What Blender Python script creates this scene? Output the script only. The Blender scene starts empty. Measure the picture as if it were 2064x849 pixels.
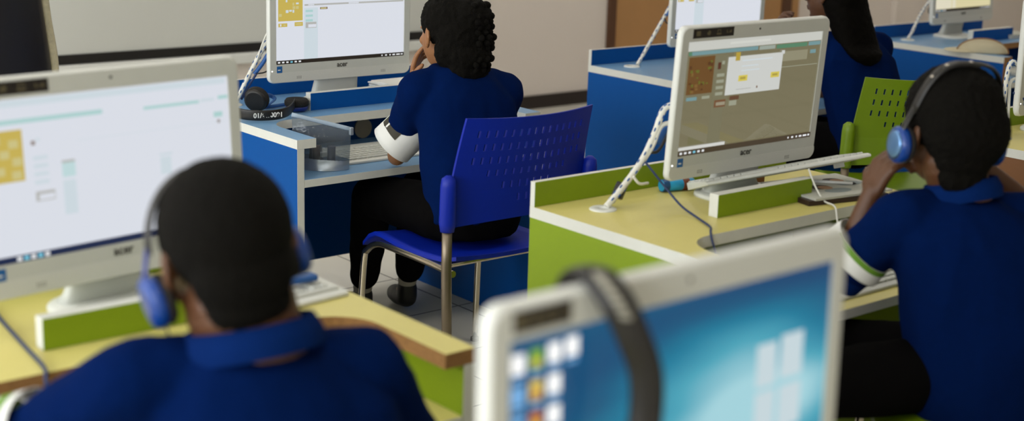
import bpy, bmesh, math, random
from mathutils import Vector, Matrix, noise
from math import sin, cos, pi, radians
random.seed(7)
V = Vector
SC = bpy.context.scene
COL = SC.collection
UP = V((0, 0, 1))

# ------------------------------------------------------------------ materials
def lin(c):
    out = []
    for v in c:
        v /= 255.0
        out.append(v / 12.92 if v <= .04045 else ((v + .055) / 1.055) ** 2.4)
    return (*out, 1)
MATS = {}
def mat(name, rgb, rough=.5, metal=0., var=.06, scale=30., bump=0., bscale=200., coat=0., spec=.5, trans=0., sheen=0.):
    if name in MATS: return MATS[name]
    m = bpy.data.materials.new(name); m.use_nodes = True
    nt = m.node_tree; b = nt.nodes['Principled BSDF']
    tc = nt.nodes.new('ShaderNodeTexCoord')
    nz = nt.nodes.new('ShaderNodeTexNoise'); nz.inputs['Scale'].default_value = scale; nz.inputs['Detail'].default_value = 4
    nt.links.new(tc.outputs['Object'], nz.inputs['Vector'])
    mx = nt.nodes.new('ShaderNodeMix'); mx.data_type = 'RGBA'
    c = lin(rgb)
    mx.inputs[6].default_value = (*[v * (1 - var) for v in c[:3]], 1)
    mx.inputs[7].default_value = (*[min(1, v * (1 + var)) for v in c[:3]], 1)
    nt.links.new(nz.outputs['Fac'], mx.inputs[0])
    nt.links.new(mx.outputs[2], b.inputs['Base Color'])
    b.inputs['Roughness'].default_value = rough
    b.inputs['Metallic'].default_value = metal
    b.inputs['Specular IOR Level'].default_value = spec
    b.inputs['Coat Weight'].default_value = coat
    b.inputs['Transmission Weight'].default_value = trans
    b.inputs['Sheen Weight'].default_value = sheen
    if bump:
        n2 = nt.nodes.new('ShaderNodeTexNoise'); n2.inputs['Scale'].default_value = bscale; n2.inputs['Detail'].default_value = 3
        nt.links.new(tc.outputs['Object'], n2.inputs['Vector'])
        bp = nt.nodes.new('ShaderNodeBump'); bp.inputs['Strength'].default_value = bump; bp.inputs['Distance'].default_value = .004
        nt.links.new(n2.outputs['Fac'], bp.inputs['Height']); nt.links.new(bp.outputs['Normal'], b.inputs['Normal'])
    MATS[name] = m
    return m
def glow(name, rgb, s=1.):
    if name in MATS: return MATS[name]
    m = bpy.data.materials.new(name); m.use_nodes = True
    nt = m.node_tree; b = nt.nodes['Principled BSDF']
    b.inputs['Base Color'].default_value = (.01, .01, .01, 1)
    b.inputs['Roughness'].default_value = .25
    b.inputs['Specular IOR Level'].default_value = .3
    b.inputs['Emission Color'].default_value = lin(rgb); b.inputs['Emission Strength'].default_value = s
    MATS[name] = m
    return m

WHITE_EDGE = mat('white_edge_band', (217, 217, 209), .45)
YELLOW = mat('pale_yellow_laminate', (216, 204, 122), .42, var=.03)
LIME = mat('lime_laminate', (128, 152, 22), .45, var=.03, spec=.3)
PALEBLUE = mat('pale_blue_laminate', (112, 156, 196), .33, var=.04)
BLUE = mat('blue_laminate', (6, 78, 152), .5, var=.04, spec=.12)
CHIP = mat('raw_chipboard', (150, 108, 62), .85, var=.35, scale=90, bump=.3, bscale=300)
BROWNPANEL = mat('brown_panel', (118, 76, 40), .6, var=.12, scale=14)
PLASTIC_W = mat('white_plastic', (219, 220, 214), .4, var=.02)
PLASTIC_W2 = mat('grey_white_plastic', (200, 201, 194), .5, var=.03)
CHIN = mat('speckled_chin_plastic', (208, 208, 201), .55, var=.08, scale=500)
BLACK = mat('black_plastic', (22, 20, 19), .45, var=.1)
BLACKSOFT = mat('black_foam', (26, 23, 20), .9, var=.15, bump=.3)
DARKMARK = mat('dark_print', (60, 58, 52), .5)
STICKER = mat('black_sticker', (26, 20, 16), .4)
STICKICON = mat('sticker_icon_print', (92, 84, 60), .5)
STICKBLUE = mat('blue_sticker', (30, 96, 160), .3)
CHAIRBLUE = mat('blue_chair_plastic', (2, 34, 156), .42, var=.05, spec=.3)
CHAIRGREEN = mat('green_chair_plastic', (112, 140, 8), .42, var=.05)
CHROME = mat('chrome_tube', (190, 180, 160), .22, 1.)
OVAL = mat('grey_painted_tube', (120, 108, 92), .35, .8)
NAVY = mat('navy_cotton', (3, 24, 70), .95, var=.14, scale=60, bump=.25, bscale=900, spec=.03)
NAVYC = mat('navy_collar_knit', (6, 34, 88), .95, var=.1, bump=.4, bscale=700, spec=.05)
TROUSER = mat('black_trouser_cloth', (10, 9, 9), .95, var=.2, bump=.25, bscale=600, spec=.04)
SKIN1 = mat('deep_brown_skin', (88, 54, 30), .5, var=.1, scale=40, bump=.06, bscale=500)
SKIN2 = mat('warm_brown_skin', (148, 100, 62), .5, var=.1, scale=40, bump=.06, bscale=500)
HAIR = mat('black_brown_hair', (9, 7, 4), .85, var=.4, scale=120, bump=.8, bscale=260, spec=.12)
HAIRLONG = mat('dark_straight_hair', (8, 6, 4), .7, var=.3, scale=50, bump=.5, bscale=180, spec=.05)
EYEW = mat('eye_white', (220, 214, 205), .25)
EYED = mat('eye_dark', (30, 18, 10), .2)
PAPER = mat('white_paper', (226, 226, 222), .8, var=.03, bump=.1, bscale=60)
PAPERGREY = mat('grey_paper', (190, 190, 180), .8, var=.06)
HP_BLUE = mat('blue_headphone_shell', (8, 60, 140), .32, var=.1, coat=.2)
HP_SILV = mat('brushed_silver_blue', (120, 165, 220), .28, .75, var=.2, scale=20)
HP_DARKBLUE = mat('dark_blue_headphone_arm', (14, 40, 120), .35)
CABLE_W = mat('white_cable', (222, 220, 210), .5)
CABLE_B = mat('blue_cable', (30, 84, 150), .5)
CABLE_NAVY = mat('navy_cable', (30, 48, 90), .5)
SLEEVEPRINT = mat('dark_olive_print', (52, 48, 34), .7, var=.15)
GREENPRINT = mat('green_print', (96, 140, 32), .7, var=.1)
WALLM = mat('cream_wall_paint', (224, 214, 204), .9, var=.02, scale=3, bump=.05, bscale=120)
BOARD = mat('grey_white_board', (206, 207, 200), .5, var=.02, scale=2)
BOARDFRAME = mat('black_board_frame', (20, 17, 14), .5)
SKIRT = mat('dark_skirting', (34, 24, 18), .6)
DOORM = mat('tan_wood_door', (178, 132, 82), .5, var=.12, scale=5)
DOORDARK = mat('dark_brown_frame', (84, 52, 28), .55, var=.1)
CEILM = mat('white_ceiling', (220, 218, 210), .95, var=.02)
BEIGE = mat('beige_cloth', (206, 196, 166), .85, var=.06, bump=.2, bscale=400)
BEIGED = mat('tan_cloth_piping', (150, 110, 66), .85)
ZIPGREY = mat('grey_blue_zipper', (150, 166, 182), .5)
SILVER = mat('silver_pouch_base', (176, 186, 196), .3, .55, var=.15)
LIGHTBLUECAN = mat('sky_blue_label', (34, 150, 200), .35, var=.25, scale=60)
LABELBROWN = mat('brown_label_mark', (110, 54, 26), .5)
SOCK = mat('grey_white_sock', (170, 162, 150), .9)
SHOE = mat('black_shoe', (24, 22, 20), .5)
LEDM = glow('white_led', (250, 250, 250), 2.)

def clear_film(name):
    m = bpy.data.materials.new(name); m.use_nodes = True; nt = m.node_tree
    b = nt.nodes['Principled BSDF']; out = nt.nodes['Material Output']
    b.inputs['Base Color'].default_value = lin((112, 122, 132)); b.inputs['Roughness'].default_value = .07
    t = nt.nodes.new('ShaderNodeBsdfTransparent'); t.inputs[0].default_value = (.86, .9, .93, 1)
    mx = nt.nodes.new('ShaderNodeMixShader'); mx.inputs[0].default_value = .34
    nz = nt.nodes.new('ShaderNodeTexNoise'); nz.inputs['Scale'].default_value = 26
    tc = nt.nodes.new('ShaderNodeTexCoord'); nt.links.new(tc.outputs['Object'], nz.inputs['Vector'])
    bp = nt.nodes.new('ShaderNodeBump'); bp.inputs['Strength'].default_value = .9; bp.inputs['Distance'].default_value = .01
    nt.links.new(nz.outputs['Fac'], bp.inputs['Height']); nt.links.new(bp.outputs['Normal'], b.inputs['Normal'])
    nt.links.new(t.outputs[0], mx.inputs[1]); nt.links.new(b.outputs[0], mx.inputs[2]); nt.links.new(mx.outputs[0], out.inputs[0])
    return m
FILM = clear_film('clear_plastic_film')

def floor_mat():
    m = bpy.data.materials.new('grey_floor_tiles'); m.use_nodes = True; nt = m.node_tree; b = nt.nodes['Principled BSDF']
    tc = nt.nodes.new('ShaderNodeTexCoord'); br = nt.nodes.new('ShaderNodeTexBrick')
    br.offset = 0; br.inputs['Scale'].default_value = 1
    br.inputs['Brick Width'].default_value = .4; br.inputs['Row Height'].default_value = .4; br.inputs['Mortar Size'].default_value = .004
    br.inputs['Color1'].default_value = lin((222, 218, 206)); br.inputs['Color2'].default_value = lin((214, 210, 198)); br.inputs['Mortar'].default_value = lin((104, 98, 86))
    mp = nt.nodes.new('ShaderNodeMapping'); mp.inputs['Location'].default_value = (.12, .06, 0)
    nt.links.new(tc.outputs['Object'], mp.inputs[0]); nt.links.new(mp.outputs[0], br.inputs['Vector'])
    nt.links.new(br.outputs['Color'], b.inputs['Base Color']); b.inputs['Roughness'].default_value = .3
    return m

# ------------------------------------------------------------------ mesh helpers
class MB:
    """collects shapes into one mesh; every face keeps a material slot"""
    def __init__(s): s.bm = bmesh.new(); s.mats = []
    def slot(s, m):
        if m not in s.mats: s.mats.append(m)
        return s.mats.index(m)
    def faces(s, vs, fs, m, smooth=False):
        i = s.slot(m); bv = [s.bm.verts.new(v) for v in vs]; out = []
        for f in fs:
            try: F = s.bm.faces.new([bv[k] for k in f])
            except ValueError: continue
            F.material_index = i; F.smooth = smooth; out.append(F)
        return bv, out
    def box(s, lo, hi, m, M=None, side=None):
        """side: dict of face key -> material ('x-','x+','y-','y+','z-','z+')"""
        x0, y0, z0 = lo; x1, y1, z1 = hi
        vs = [V(p) for p in ((x0,y0,z0),(x1,y0,z0),(x1,y1,z0),(x0,y1,z0),(x0,y0,z1),(x1,y0,z1),(x1,y1,z1),(x0,y1,z1))]
        if M is not None: vs = [M @ v for v in vs]
        fs = {'z-':(0,3,2,1),'z+':(4,5,6,7),'y-':(0,1,5,4),'x+':(1,2,6,5),'y+':(2,3,7,6),'x-':(3,0,4,7)}
        bv = [s.bm.verts.new(v) for v in vs]
        for k, f in fs.items():
            F = s.bm.faces.new([bv[i] for i in f]); F.material_index = s.slot((side or {}).get(k, m))
        return s
    def rbox(s, lo, hi, m, r=.004, seg=2, M=None):
        t = bmesh.new(); c = (V(lo) + V(hi)) / 2; d = V(hi) - V(lo)
        bmesh.ops.create_cube(t, size=1, matrix=Matrix.Translation(c) @ Matrix.Diagonal((*d, 1)))
        bmesh.ops.bevel(t, geom=t.edges[:], offset=min(r, min(d) * .49), segments=seg, profile=.5, affect='EDGES')
        return s.merge(t, m, M)
    def merge(s, t, m, M=None, smooth=False):
        i = s.slot(m); mp = {}
        for v in t.verts: mp[v] = s.bm.verts.new(M @ v.co if M is not None else v.co)
        for f in t.faces:
            try: F = s.bm.faces.new([mp[v] for v in f.verts])
            except ValueError: continue
            F.material_index = i; F.smooth = smooth
        t.free(); return s
    def prism(s, poly, a, b, m, side=None, M=None, smooth_side=False, axis='z'):
        """poly of 2d points extruded from a to b along axis; 'side' gives the rim material"""
        n = len(poly)
        def P(p, h):
            q = V((p[0], p[1], h)) if axis == 'z' else (V((p[0], h, p[1])) if axis == 'y' else V((h, p[0], p[1])))
            return M @ q if M is not None else q
        lo = [s.bm.verts.new(P(p, a)) for p in poly]; hi = [s.bm.verts.new(P(p, b)) for p in poly]
        i = s.slot(m); j = s.slot(side or m)
        for vs in (lo[::-1], hi): F = s.bm.faces.new(vs); F.material_index = i
        for k in range(n):
            F = s.bm.faces.new((lo[k], lo[(k+1) % n], hi[(k+1) % n], hi[k])); F.material_index = j; F.smooth = smooth_side
        return s
    def tube(s, pts, r, m, seg=8, cap=True, flat=None, fix=False):
        pts = [V(p) for p in pts]; rs = r if isinstance(r, (list, tuple)) else [r] * len(pts)
        i = s.slot(m); rings = []
        t0 = (pts[1] - pts[0]).normalized()
        n = t0.orthogonal().normalized() if flat is None else (flat - t0 * flat.dot(t0)).normalized()
        for k, p in enumerate(pts):
            if k == 0: t = pts[1] - pts[0]
            elif k == len(pts) - 1: t = pts[-1] - pts[-2]
            else: t = (pts[k+1] - pts[k]).normalized() + (pts[k] - pts[k-1]).normalized()
            t = t.normalized() if t.length > 1e-9 else t0
            if fix: n = flat.copy()
            n = (n - t * n.dot(t)); n = n.normalized() if n.length > 1e-6 else t.orthogonal().normalized()
            b = t.cross(n)
            rr = rs[k]; ra, rb = rr if isinstance(rr, (tuple, list)) else (rr, rr)
            rings.append([s.bm.verts.new(p + n * cos(2*pi*q/seg) * ra + b * sin(2*pi*q/seg) * rb) for q in range(seg)])
        for a, b in zip(rings, rings[1:]):
            for q in range(seg):
                F = s.bm.faces.new((a[q], a[(q+1) % seg], b[(q+1) % seg], b[q])); F.material_index = i; F.smooth = True
        if cap:
            for rg in (rings[0][::-1], rings[-1]): F = s.bm.faces.new(rg); F.material_index = i
        return s
    def ell(s, c, r, m=None, R=None, sub=3):
        t = bmesh.new(); bmesh.ops.create_icosphere(t, subdivisions=sub, radius=1)
        r = r if isinstance(r, (tuple, list)) else (r, r, r)
        M = Matrix.Translation(V(c)) @ ((R.to_4x4()) if R is not None else Matrix()) @ Matrix.Diagonal((*r, 1))
        return s.merge(t, m, M, True)
    def cyl(s, c, r, h, m, axis=UP, seg=28, r2=None, smooth=True):
        q = UP.rotation_difference(V(axis)).to_matrix().to_4x4()
        t = bmesh.new(); bmesh.ops.create_cone(t, cap_ends=True, segments=seg, radius1=r, radius2=r if r2 is None else r2, depth=h)
        s.merge(t, m, Matrix.Translation(V(c)) @ q)
        return s
    def lathe(s, prof, m, M=None, seg=28):
        """prof: list of (radius, z)"""
        i = s.slot(m); rings = []
        for (r, z) in prof:
            ring = []
            for q in range(seg):
                p = V((r * cos(2*pi*q/seg), r * sin(2*pi*q/seg), z)); ring.append(s.bm.verts.new(M @ p if M is not None else p))
            rings.append(ring)
        for a, b in zip(rings, rings[1:]):
            for q in range(seg):
                F = s.bm.faces.new((a[q], a[(q+1) % seg], b[(q+1) % seg], b[q])); F.material_index = i; F.smooth = True
        for rg in (rings[0][::-1], rings[-1]):
            F = s.bm.faces.new(rg); F.material_index = i
        return s
    def limb(s, pts, rs, m=None):
        """rounded tapering chain for later voxel union"""
        for (p, r) in zip(pts, rs): s.ell(p, r, m, sub=2)
        for (a, b, ra, rb) in zip(pts, pts[1:], rs, rs[1:]):
            a, b = V(a), V(b); d = b - a
            if d.length < 1e-6: continue
            q = UP.rotation_difference(d).to_matrix().to_4x4()
            t = bmesh.new(); bmesh.ops.create_cone(t, cap_ends=True, segments=18, radius1=ra, radius2=rb, depth=d.length)
            s.merge(t, m, Matrix.Translation((a + b) / 2) @ q, True)
        return s
    def loft(s, secs, m=None, seg=28, pw=2.3):
        """closed loft: secs = (center, right, half_w, fwd, half_d)"""
        rings = []; i = s.slot(m)
        for (c, a, ra, b, rb) in secs:
            ring = []
            for q in range(seg):
                t = 2*pi*q/seg; x, y = cos(t), sin(t)
                x = math.copysign(abs(x) ** (2/pw), x); y = math.copysign(abs(y) ** (2/pw), y)
                ring.append(s.bm.verts.new(V(c) + V(a) * ra * x + V(b) * rb * y))
            rings.append(ring)
        for a, b in zip(rings, rings[1:]):
            for q in range(seg):
                F = s.bm.faces.new((a[q], a[(q+1) % seg], b[(q+1) % seg], b[q])); F.material_index = i; F.smooth = True
        for rg in (rings[0][::-1], rings[-1]): F = s.bm.faces.new(rg); F.material_index = i
        return s
    def mesh(s, name):
        bmesh.ops.recalc_face_normals(s.bm, faces=s.bm.faces)
        me = bpy.data.meshes.new(name); s.bm.to_mesh(me); s.bm.free()
        for m in s.mats: me.materials.append(m)
        return me

def empty(name, loc, rz=0., label=None, cat=None, group=None):
    o = bpy.data.objects.new(name, None); COL.objects.link(o); o.empty_display_size = .05
    o.location = loc; o.rotation_euler = (0, 0, rz)
    tag(o, label, cat, group); return o
def tag(o, label=None, cat=None, group=None, kind=None):
    if label: o['label'] = label
    if cat: o['category'] = cat
    if group: o['group'] = group
    if kind: o['kind'] = kind
    return o
def wm(o):
    M = Matrix.LocRotScale(o.location, o.rotation_euler, o.scale)
    return wm(o.parent) @ M if o.parent else M
def put(name, src, parent=None, world=True, label=None, smooth=None):
    """link a mesh object; meshes made in world space are brought into the parent's space"""
    me = src.mesh(name) if isinstance(src, MB) else src
    o = bpy.data.objects.new(name, me); COL.objects.link(o)
    if parent:
        o.parent = parent
        if world: me.transform(wm(parent).inverted())
    if smooth is not None:
        for p in me.polygons: p.use_smooth = smooth
    if label: o['label'] = label
    return o
def bevel(o, w=.002, seg=2, angle=40):
    b = o.modifiers.new('bevel', 'BEVEL'); b.width = w; b.segments = seg; b.limit_method = 'ANGLE'; b.angle_limit = radians(angle)
    return o
def thing_mesh(name, src, base, label, cat, group=None):
    """a thing that is one mesh, origin at its base"""
    me = src.mesh(name) if isinstance(src, MB) else src
    me.transform(Matrix.Translation(-V(base)))
    o = bpy.data.objects.new(name, me); COL.objects.link(o); o.location = base
    return tag(o, label, cat, group)
def struct(name, src):
    o = put(name, src); o['kind'] = 'structure'; return o
def copy_tree(o, parent=None):
    c = o.copy(); COL.objects.link(c); c.parent = parent
    for ch in list(o.children): copy_tree(ch, c)
    return c
def spline(pts, n=10):
    P = [V(p) for p in pts]; P = [P[0] * 2 - P[1]] + P + [P[-1] * 2 - P[-2]]; out = []
    for i in range(1, len(P) - 2):
        p0, p1, p2, p3 = P[i-1:i+3]
        for k in range(n):
            t = k / n
            out.append(.5 * ((2*p1) + (p2-p0)*t + (2*p0-5*p1+4*p2-p3)*t*t + (3*p1-p0-3*p2+p3)*t**3))
    out.append(P[-2]); return out
def remesh(src, voxel, smooth=8, name='m', disp=None):
    """voxel union of overlapping closed shapes, smoothed; disp(co, normal) -> offset along the normal"""
    me = src.mesh(name) if isinstance(src, MB) else src
    me.materials.clear()
    o = bpy.data.objects.new('tmp', me); COL.objects.link(o)
    r = o.modifiers.new('r', 'REMESH'); r.mode = 'VOXEL'; r.voxel_size = voxel; r.use_smooth_shade = True
    s = o.modifiers.new('s', 'SMOOTH'); s.factor = .5; s.iterations = smooth
    dg = bpy.context.evaluated_depsgraph_get()
    out = bpy.data.meshes.new_from_object(o.evaluated_get(dg))
    bpy.data.objects.remove(o); bpy.data.meshes.remove(me)
    out.name = name
    if disp:
        nn = [v.normal.copy() for v in out.vertices]
        for v, n in zip(out.vertices, nn): v.co += n * disp(v.co.copy(), n)
    for p in out.polygons: p.use_smooth = True
    return out
def text_mesh(txt, size, M, depth=.0002, m=None, name='lettering', bold=0.):
    c = bpy.data.curves.new(name, 'FONT'); c.body = txt; c.size = size; c.extrude = depth; c.align_x = 'CENTER'; c.align_y = 'CENTER'; c.offset = bold
    o = bpy.data.objects.new('tmp', c); COL.objects.link(o)
    dg = bpy.context.evaluated_depsgraph_get()
    me = bpy.data.meshes.new_from_object(o.evaluated_get(dg))
    bpy.data.objects.remove(o); bpy.data.curves.remove(c)
    me.name = name; me.transform(M); me.materials.clear(); me.materials.append(m)
    return me

# ------------------------------------------------------------------ camera
H = 1.6
YAW, PITCH, ROLL, FPX = 0.7001737460118755, 0.2431613602953585, 0.03110427595662918, 2921.318533021104
def camera():
    d = V((sin(YAW)*cos(PITCH), cos(YAW)*cos(PITCH), -sin(PITCH))); r = V((cos(YAW), -sin(YAW), 0)); u = r.cross(d)
    r2 = r*cos(ROLL) + u*sin(ROLL); u2 = -r*sin(ROLL) + u*cos(ROLL)
    cam = bpy.data.cameras.new('camera'); o = bpy.data.objects.new('camera', cam); COL.objects.link(o)
    o.matrix_world = Matrix(((r2.x,u2.x,-d.x,0),(r2.y,u2.y,-d.y,0),(r2.z,u2.z,-d.z,H),(0,0,0,1)))
    cam.sensor_width = 36; cam.lens = 36 * FPX / 2064; cam.clip_start = .05
    cam.dof.use_dof = True; cam.dof.focus_distance = 4.45; cam.dof.aperture_fstop = 2.35
    SC.camera = o
camera()

# ------------------------------------------------------------------ room
RX0, RX1, RY0, RY1, RZ = -2.4, 12.6, -2.6, 6.95, 3.0
def room():
    b = MB(); b.box((RX0-.2, RY0-.2, -.1), (RX1+.2, RY1+.2, 0), floor_mat()); struct('floor', b)
    b = MB(); b.box((RX0-.2, RY0-.2, RZ), (RX1+.2, RY1+.2, RZ+.1), CEILM); struct('ceiling', b)
    b = MB(); b.box((RX0-.2, RY1, 0), (RX1+.2, RY1+.15, RZ), WALLM); struct('wall_back', b)
    b = MB(); b.box((RX0-.2, RY0-.15, 0), (RX1+.2, RY0, RZ), WALLM); struct('wall_front', b)
    b = MB(); b.box((RX1, RY0, 0), (RX1+.15, RY1, RZ), WALLM); struct('wall_right', b)
    # left wall with three window openings
    ys = [(-1.6, .4), (1.2, 3.2), (4.0, 6.0)]; z0, z1 = 1.0, 2.5
    b = MB(); b.box((RX0-.15, RY0, 0), (RX0, RY1, z0), WALLM); b.box((RX0-.15, RY0, z1), (RX0, RY1, RZ), WALLM)
    e = [RY0] + [v for p in ys for v in p] + [RY1]
    for k in range(0, len(e), 2): b.box((RX0-.15, e[k], z0), (RX0, e[k+1], z1), WALLM)
    struct('wall_left', b)
    for n, (a, c) in enumerate(ys, 1):
        f = MB()
        for (p, q) in (((a, z0), (a+.05, z1)), ((c-.05, z0), (c, z1)), ((a, z0), (c, z0+.05)), ((a, z1-.05), (c, z1)), (((a+c)/2-.025, z0), ((a+c)/2+.025, z1))):
            f.box((RX0-.12, p[0], p[1]), (RX0-.06, q[0], q[1]), PLASTIC_W)
        struct('window_%d' % n, f)
        l = bpy.data.lights.new('daylight', 'AREA'); l.shape = 'RECTANGLE'; l.size = 1.4; l.size_y = 1.9
        l.energy = WIN_E; l.color = (.93, .97, 1.)
        o = bpy.data.objects.new('daylight', l); COL.objects.link(o)
        o.matrix_world = Matrix.Translation((RX0-.04, (a+c)/2, (z0+z1)/2)) @ Matrix(((0,0,-1,0),(0,1,0,0),(1,0,0,0),(0,0,0,1)))
    b = MB(); b.box((RX0, RY1-.018, 0), (6.62, RY1, .085), SKIRT); b.box((8.56, RY1-.018, 0), (RX1, RY1, .085), SKIRT); struct('baseboard_back', b)
    # tan double door with dark frame, set in the back wall
    b = MB()
    b.box((6.62, RY1-.03, 0), (6.68, RY1, 2.15), DOORDARK); b.box((8.36, RY1-.035, 0), (8.46, RY1, 2.15), DOORDARK); b.box((6.62, RY1-.03, 2.09), (8.56, RY1, 2.15), DOORDARK)
    b.box((8.46, RY1-.02, 0), (8.56, RY1, 2.09), DOORM)
    fr = struct('door_1', b)
    b = MB(); b.rbox((6.68, RY1-.022, .01), (7.515, RY1-.002, 2.09), DOORM, .003); put('door_leaf', b, fr)
    b = MB(); b.rbox((7.525, RY1-.022, .01), (8.36, RY1-.002, 2.09), DOORM, .003); put('door_leaf', b, fr)
    # pale boxed column on the wall
    b = MB(); b.rbox((9.72, RY1-.05, 0), (10.08, RY1, RZ), WALLM, .006); struct('trim_1', b)
    # whiteboard
    w = empty('whiteboard', (3.4, RY1, .5), 0, 'long grey-white board with a black frame on the back wall', 'whiteboard')
    b = MB(); b.box((.9, RY1-.02, .545), (5.44, RY1-.004, 1.75), BOARD); put('board', b, w)
    b = MB(); b.rbox((.86, RY1-.03, .5), (5.48, RY1-.002, .548), BOARDFRAME, .003); b.rbox((.86, RY1-.03, 1.748), (5.48, RY1-.002, 1.79), BOARDFRAME, .003)
    b.rbox((.86, RY1-.03, .549), (.9, RY1-.002, 1.747), BOARDFRAME, .003); b.rbox((5.44, RY1-.03, .549), (5.48, RY1-.002, 1.747), BOARDFRAME, .003); put('frame', b, w)
    b = MB(); b.rbox((.86, RY1-.06, .44), (5.48, RY1-.002, .498), PLASTIC_W, .008); put('pen_tray', b, w)
    # ceiling lights; the row nearest the back wall is added to brighten it
    first = None
    for i, (x, y) in enumerate([(x, y) for x in (.4, 3.4, 6.6, 9.8) for y in (.8, 2.7, 4.7, 6.2) if y > 1 or x < 1]):
        if first is None:
            r = empty('ceiling_light', (x, y, RZ), 0, 'long fluorescent ceiling light above the desks', 'ceiling light', 'ceiling lights')
            f = MB(); f.box((x-.65, y-.16, RZ-.06), (x+.65, y+.16, RZ-.001), PLASTIC_W); put('housing', f, r)
            f = MB(); f.rbox((x-.62, y-.14, RZ-.075), (x+.62, y+.14, RZ-.0605), glow('lamp_diffuser', (255, 250, 243), LAMP_E), .004); put('diffuser', f, r)
            first = r
        else:
            r = copy_tree(first); r.location = (x, y, RZ)
WIN_E = 75.
LAMP_E = 7.6
room()

# ------------------------------------------------------------------ desks
DT, DZ, DD, DC, DW, WW = .028, .75, .746, .4434, .952, .066
SHZ, SHY = .626, .7455
def desk(x0, yb, top, side, label, group, edge=None, wedge=None, rail_x=.30, lw=None, leftpanel=None, wingedge=None):
    """U-shaped computer desk: rounded cut-out, lowered keyboard shelf, low back board, stop rail"""
    edge = edge or WHITE_EDGE; wedge = wedge or WHITE_EDGE; W = DW
    r = empty('computer_desk', (x0 + W/2, yb - .35, 0), 0, label, 'desk', group)
    R = .10; wl = lw or WW
    poly = [(0, 0), (0, -DD), (wl, -DD)]
    poly += [(wl + R - R*cos(t), -(DC+R) + R*sin(t)) for t in [k*pi/2/8 for k in range(9)]]
    poly += [(W-WW-R + R*sin(t), -(DC+R) + R*cos(t)) for t in [k*pi/2/8 for k in range(9)]]
    poly += [(W-WW, -DD), (W, -DD), (W, 0)]
    b = MB(); T = Matrix.Translation((x0, yb, 0))
    n = len(poly); lo = [b.bm.verts.new(T @ V((*p, DZ-DT))) for p in poly]; hi = [b.bm.verts.new(T @ V((*p, DZ))) for p in poly]
    i, j, k2 = b.slot(top), b.slot(edge), b.slot(WHITE_EDGE)
    b.bm.faces.new(hi).material_index = i; b.bm.faces.new(lo[::-1]).material_index = k2
    for k in range(n):
        F = b.bm.faces.new((lo[k], lo[(k+1) % n], hi[(k+1) % n], hi[k]))
        a, c = V(poly[k]), V(poly[(k+1) % n])
        outer = (abs(a.x) < 1e-6 and abs(c.x) < 1e-6) or (abs(a.y) < 1e-6 and abs(c.y) < 1e-6) or (abs(a.x-W) < 1e-6 and abs(c.x-W) < 1e-6)
        F.material_index = k2 if outer else j
        if k < 3 and not outer and wingedge is not None: F.material_index = b.slot(wingedge)
    b.bm.normal_update()
    bmesh.ops.triangulate(b.bm, faces=[f for f in b.bm.faces if len(f.verts) > 4])
    put('tabletop', b, r)
    pt = .025
    b = MB(); b.box((x0, yb-DD, 0), (x0+pt, yb-.001, DZ-DT), leftpanel or side, side={'y-': wedge, 'z-': wedge}); bevel(put('end_panel', b, r), .001)
    b = MB(); b.box((x0+W-pt, yb-DD, 0), (x0+W, yb-.001, DZ-DT), side, side={'y-': wedge, 'z-': wedge}); bevel(put('end_panel', b, r), .001)
    b = MB(); b.box((x0, yb-.017, DZ), (x0+W, yb, DZ+.0634), side, side={'z+': WHITE_EDGE, 'x-': WHITE_EDGE, 'x+': WHITE_EDGE}); bevel(put('back_board', b, r), .001)
    b = MB(); b.box((x0+pt, yb-.08, .15), (x0+W-pt, yb-.062, DZ-DT), side); put('modesty_panel', b, r)
    b = MB(); b.box((x0+pt, yb-SHY, SHZ-.024), (x0+W-pt, yb-.30, SHZ), top, side={'y-': WHITE_EDGE, 'x-': WHITE_EDGE, 'x+': WHITE_EDGE})
    bevel(put('keyboard_shelf', b, r), .001)
    rx, ry = x0 + rail_x, yb - .3427
    b = MB(); b.box((rx, ry, DZ), (rx+.3565, ry+.029, DZ+.0573), side, side={'z+': WHITE_EDGE, 'x-': WHITE_EDGE, 'x+': WHITE_EDGE}); bevel(put('stop_rail', b, r), .001)
    b = MB(); b.lathe([(.034, DZ-.002), (.034, DZ+.002), (.031, DZ+.004), (.012, DZ+.004), (.011, DZ+.001)], PLASTIC_W, Matrix.Translation((x0+.13, yb-.125, 0)))
    put('cable_grommet', b, r, label='round white cable grommet')
    return r
XA = (2.219, 4.075, 5.977); YA, YB, YC = 4.3755, 2.6314, 1.24
XB = (.5625, 2.2745, 4.03)
def desks():
    g = 'blue computer desks in the back row'
    a1 = desk(XA[0], YA, PALEBLUE, BLUE, 'blue computer desk with black headphones on it, girl with paper armband seated at it', g, rail_x=.2986)
    b = MB(); b.cyl((2.90, YA-.0845, .612), .036, .006, mat('beige_plastic', (196, 186, 164), .5), V((0, 1, 0))); put('cable_port', b, a1, label='round beige cable port cover')
    desk(XA[1], YA, PALEBLUE, BLUE, 'blue computer desk behind the lime desk, used by person with long dark hair', g, rail_x=.32)
    desk(XA[2], YA, PALEBLUE, BLUE, 'blue computer desk with beige cap on its wing, far right', g, edge=CHIP, wingedge=CHIP, wedge=CHIP, rail_x=.36)
    g = 'lime and yellow computer desks'
    desk(XB[0], YB, YELLOW, LIME, 'lime desk with pale yellow top and worn brown front edge, behind the seated boy', g, edge=CHIP, rail_x=.3343)
    desk(XB[1], YB, YELLOW, LIME, 'lime desk with pale yellow top carrying tilted keyboard and booklet', g, rail_x=.3053)
    desk(XB[2], YB, YELLOW, LIME, 'lime and yellow desk with brown end panel at right edge of the photo', g, leftpanel=BROWNPANEL)
    desk(.575, YC, YELLOW, LIME, 'lime desk under the nearest monitor showing a blue desktop', g)
desks()

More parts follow.
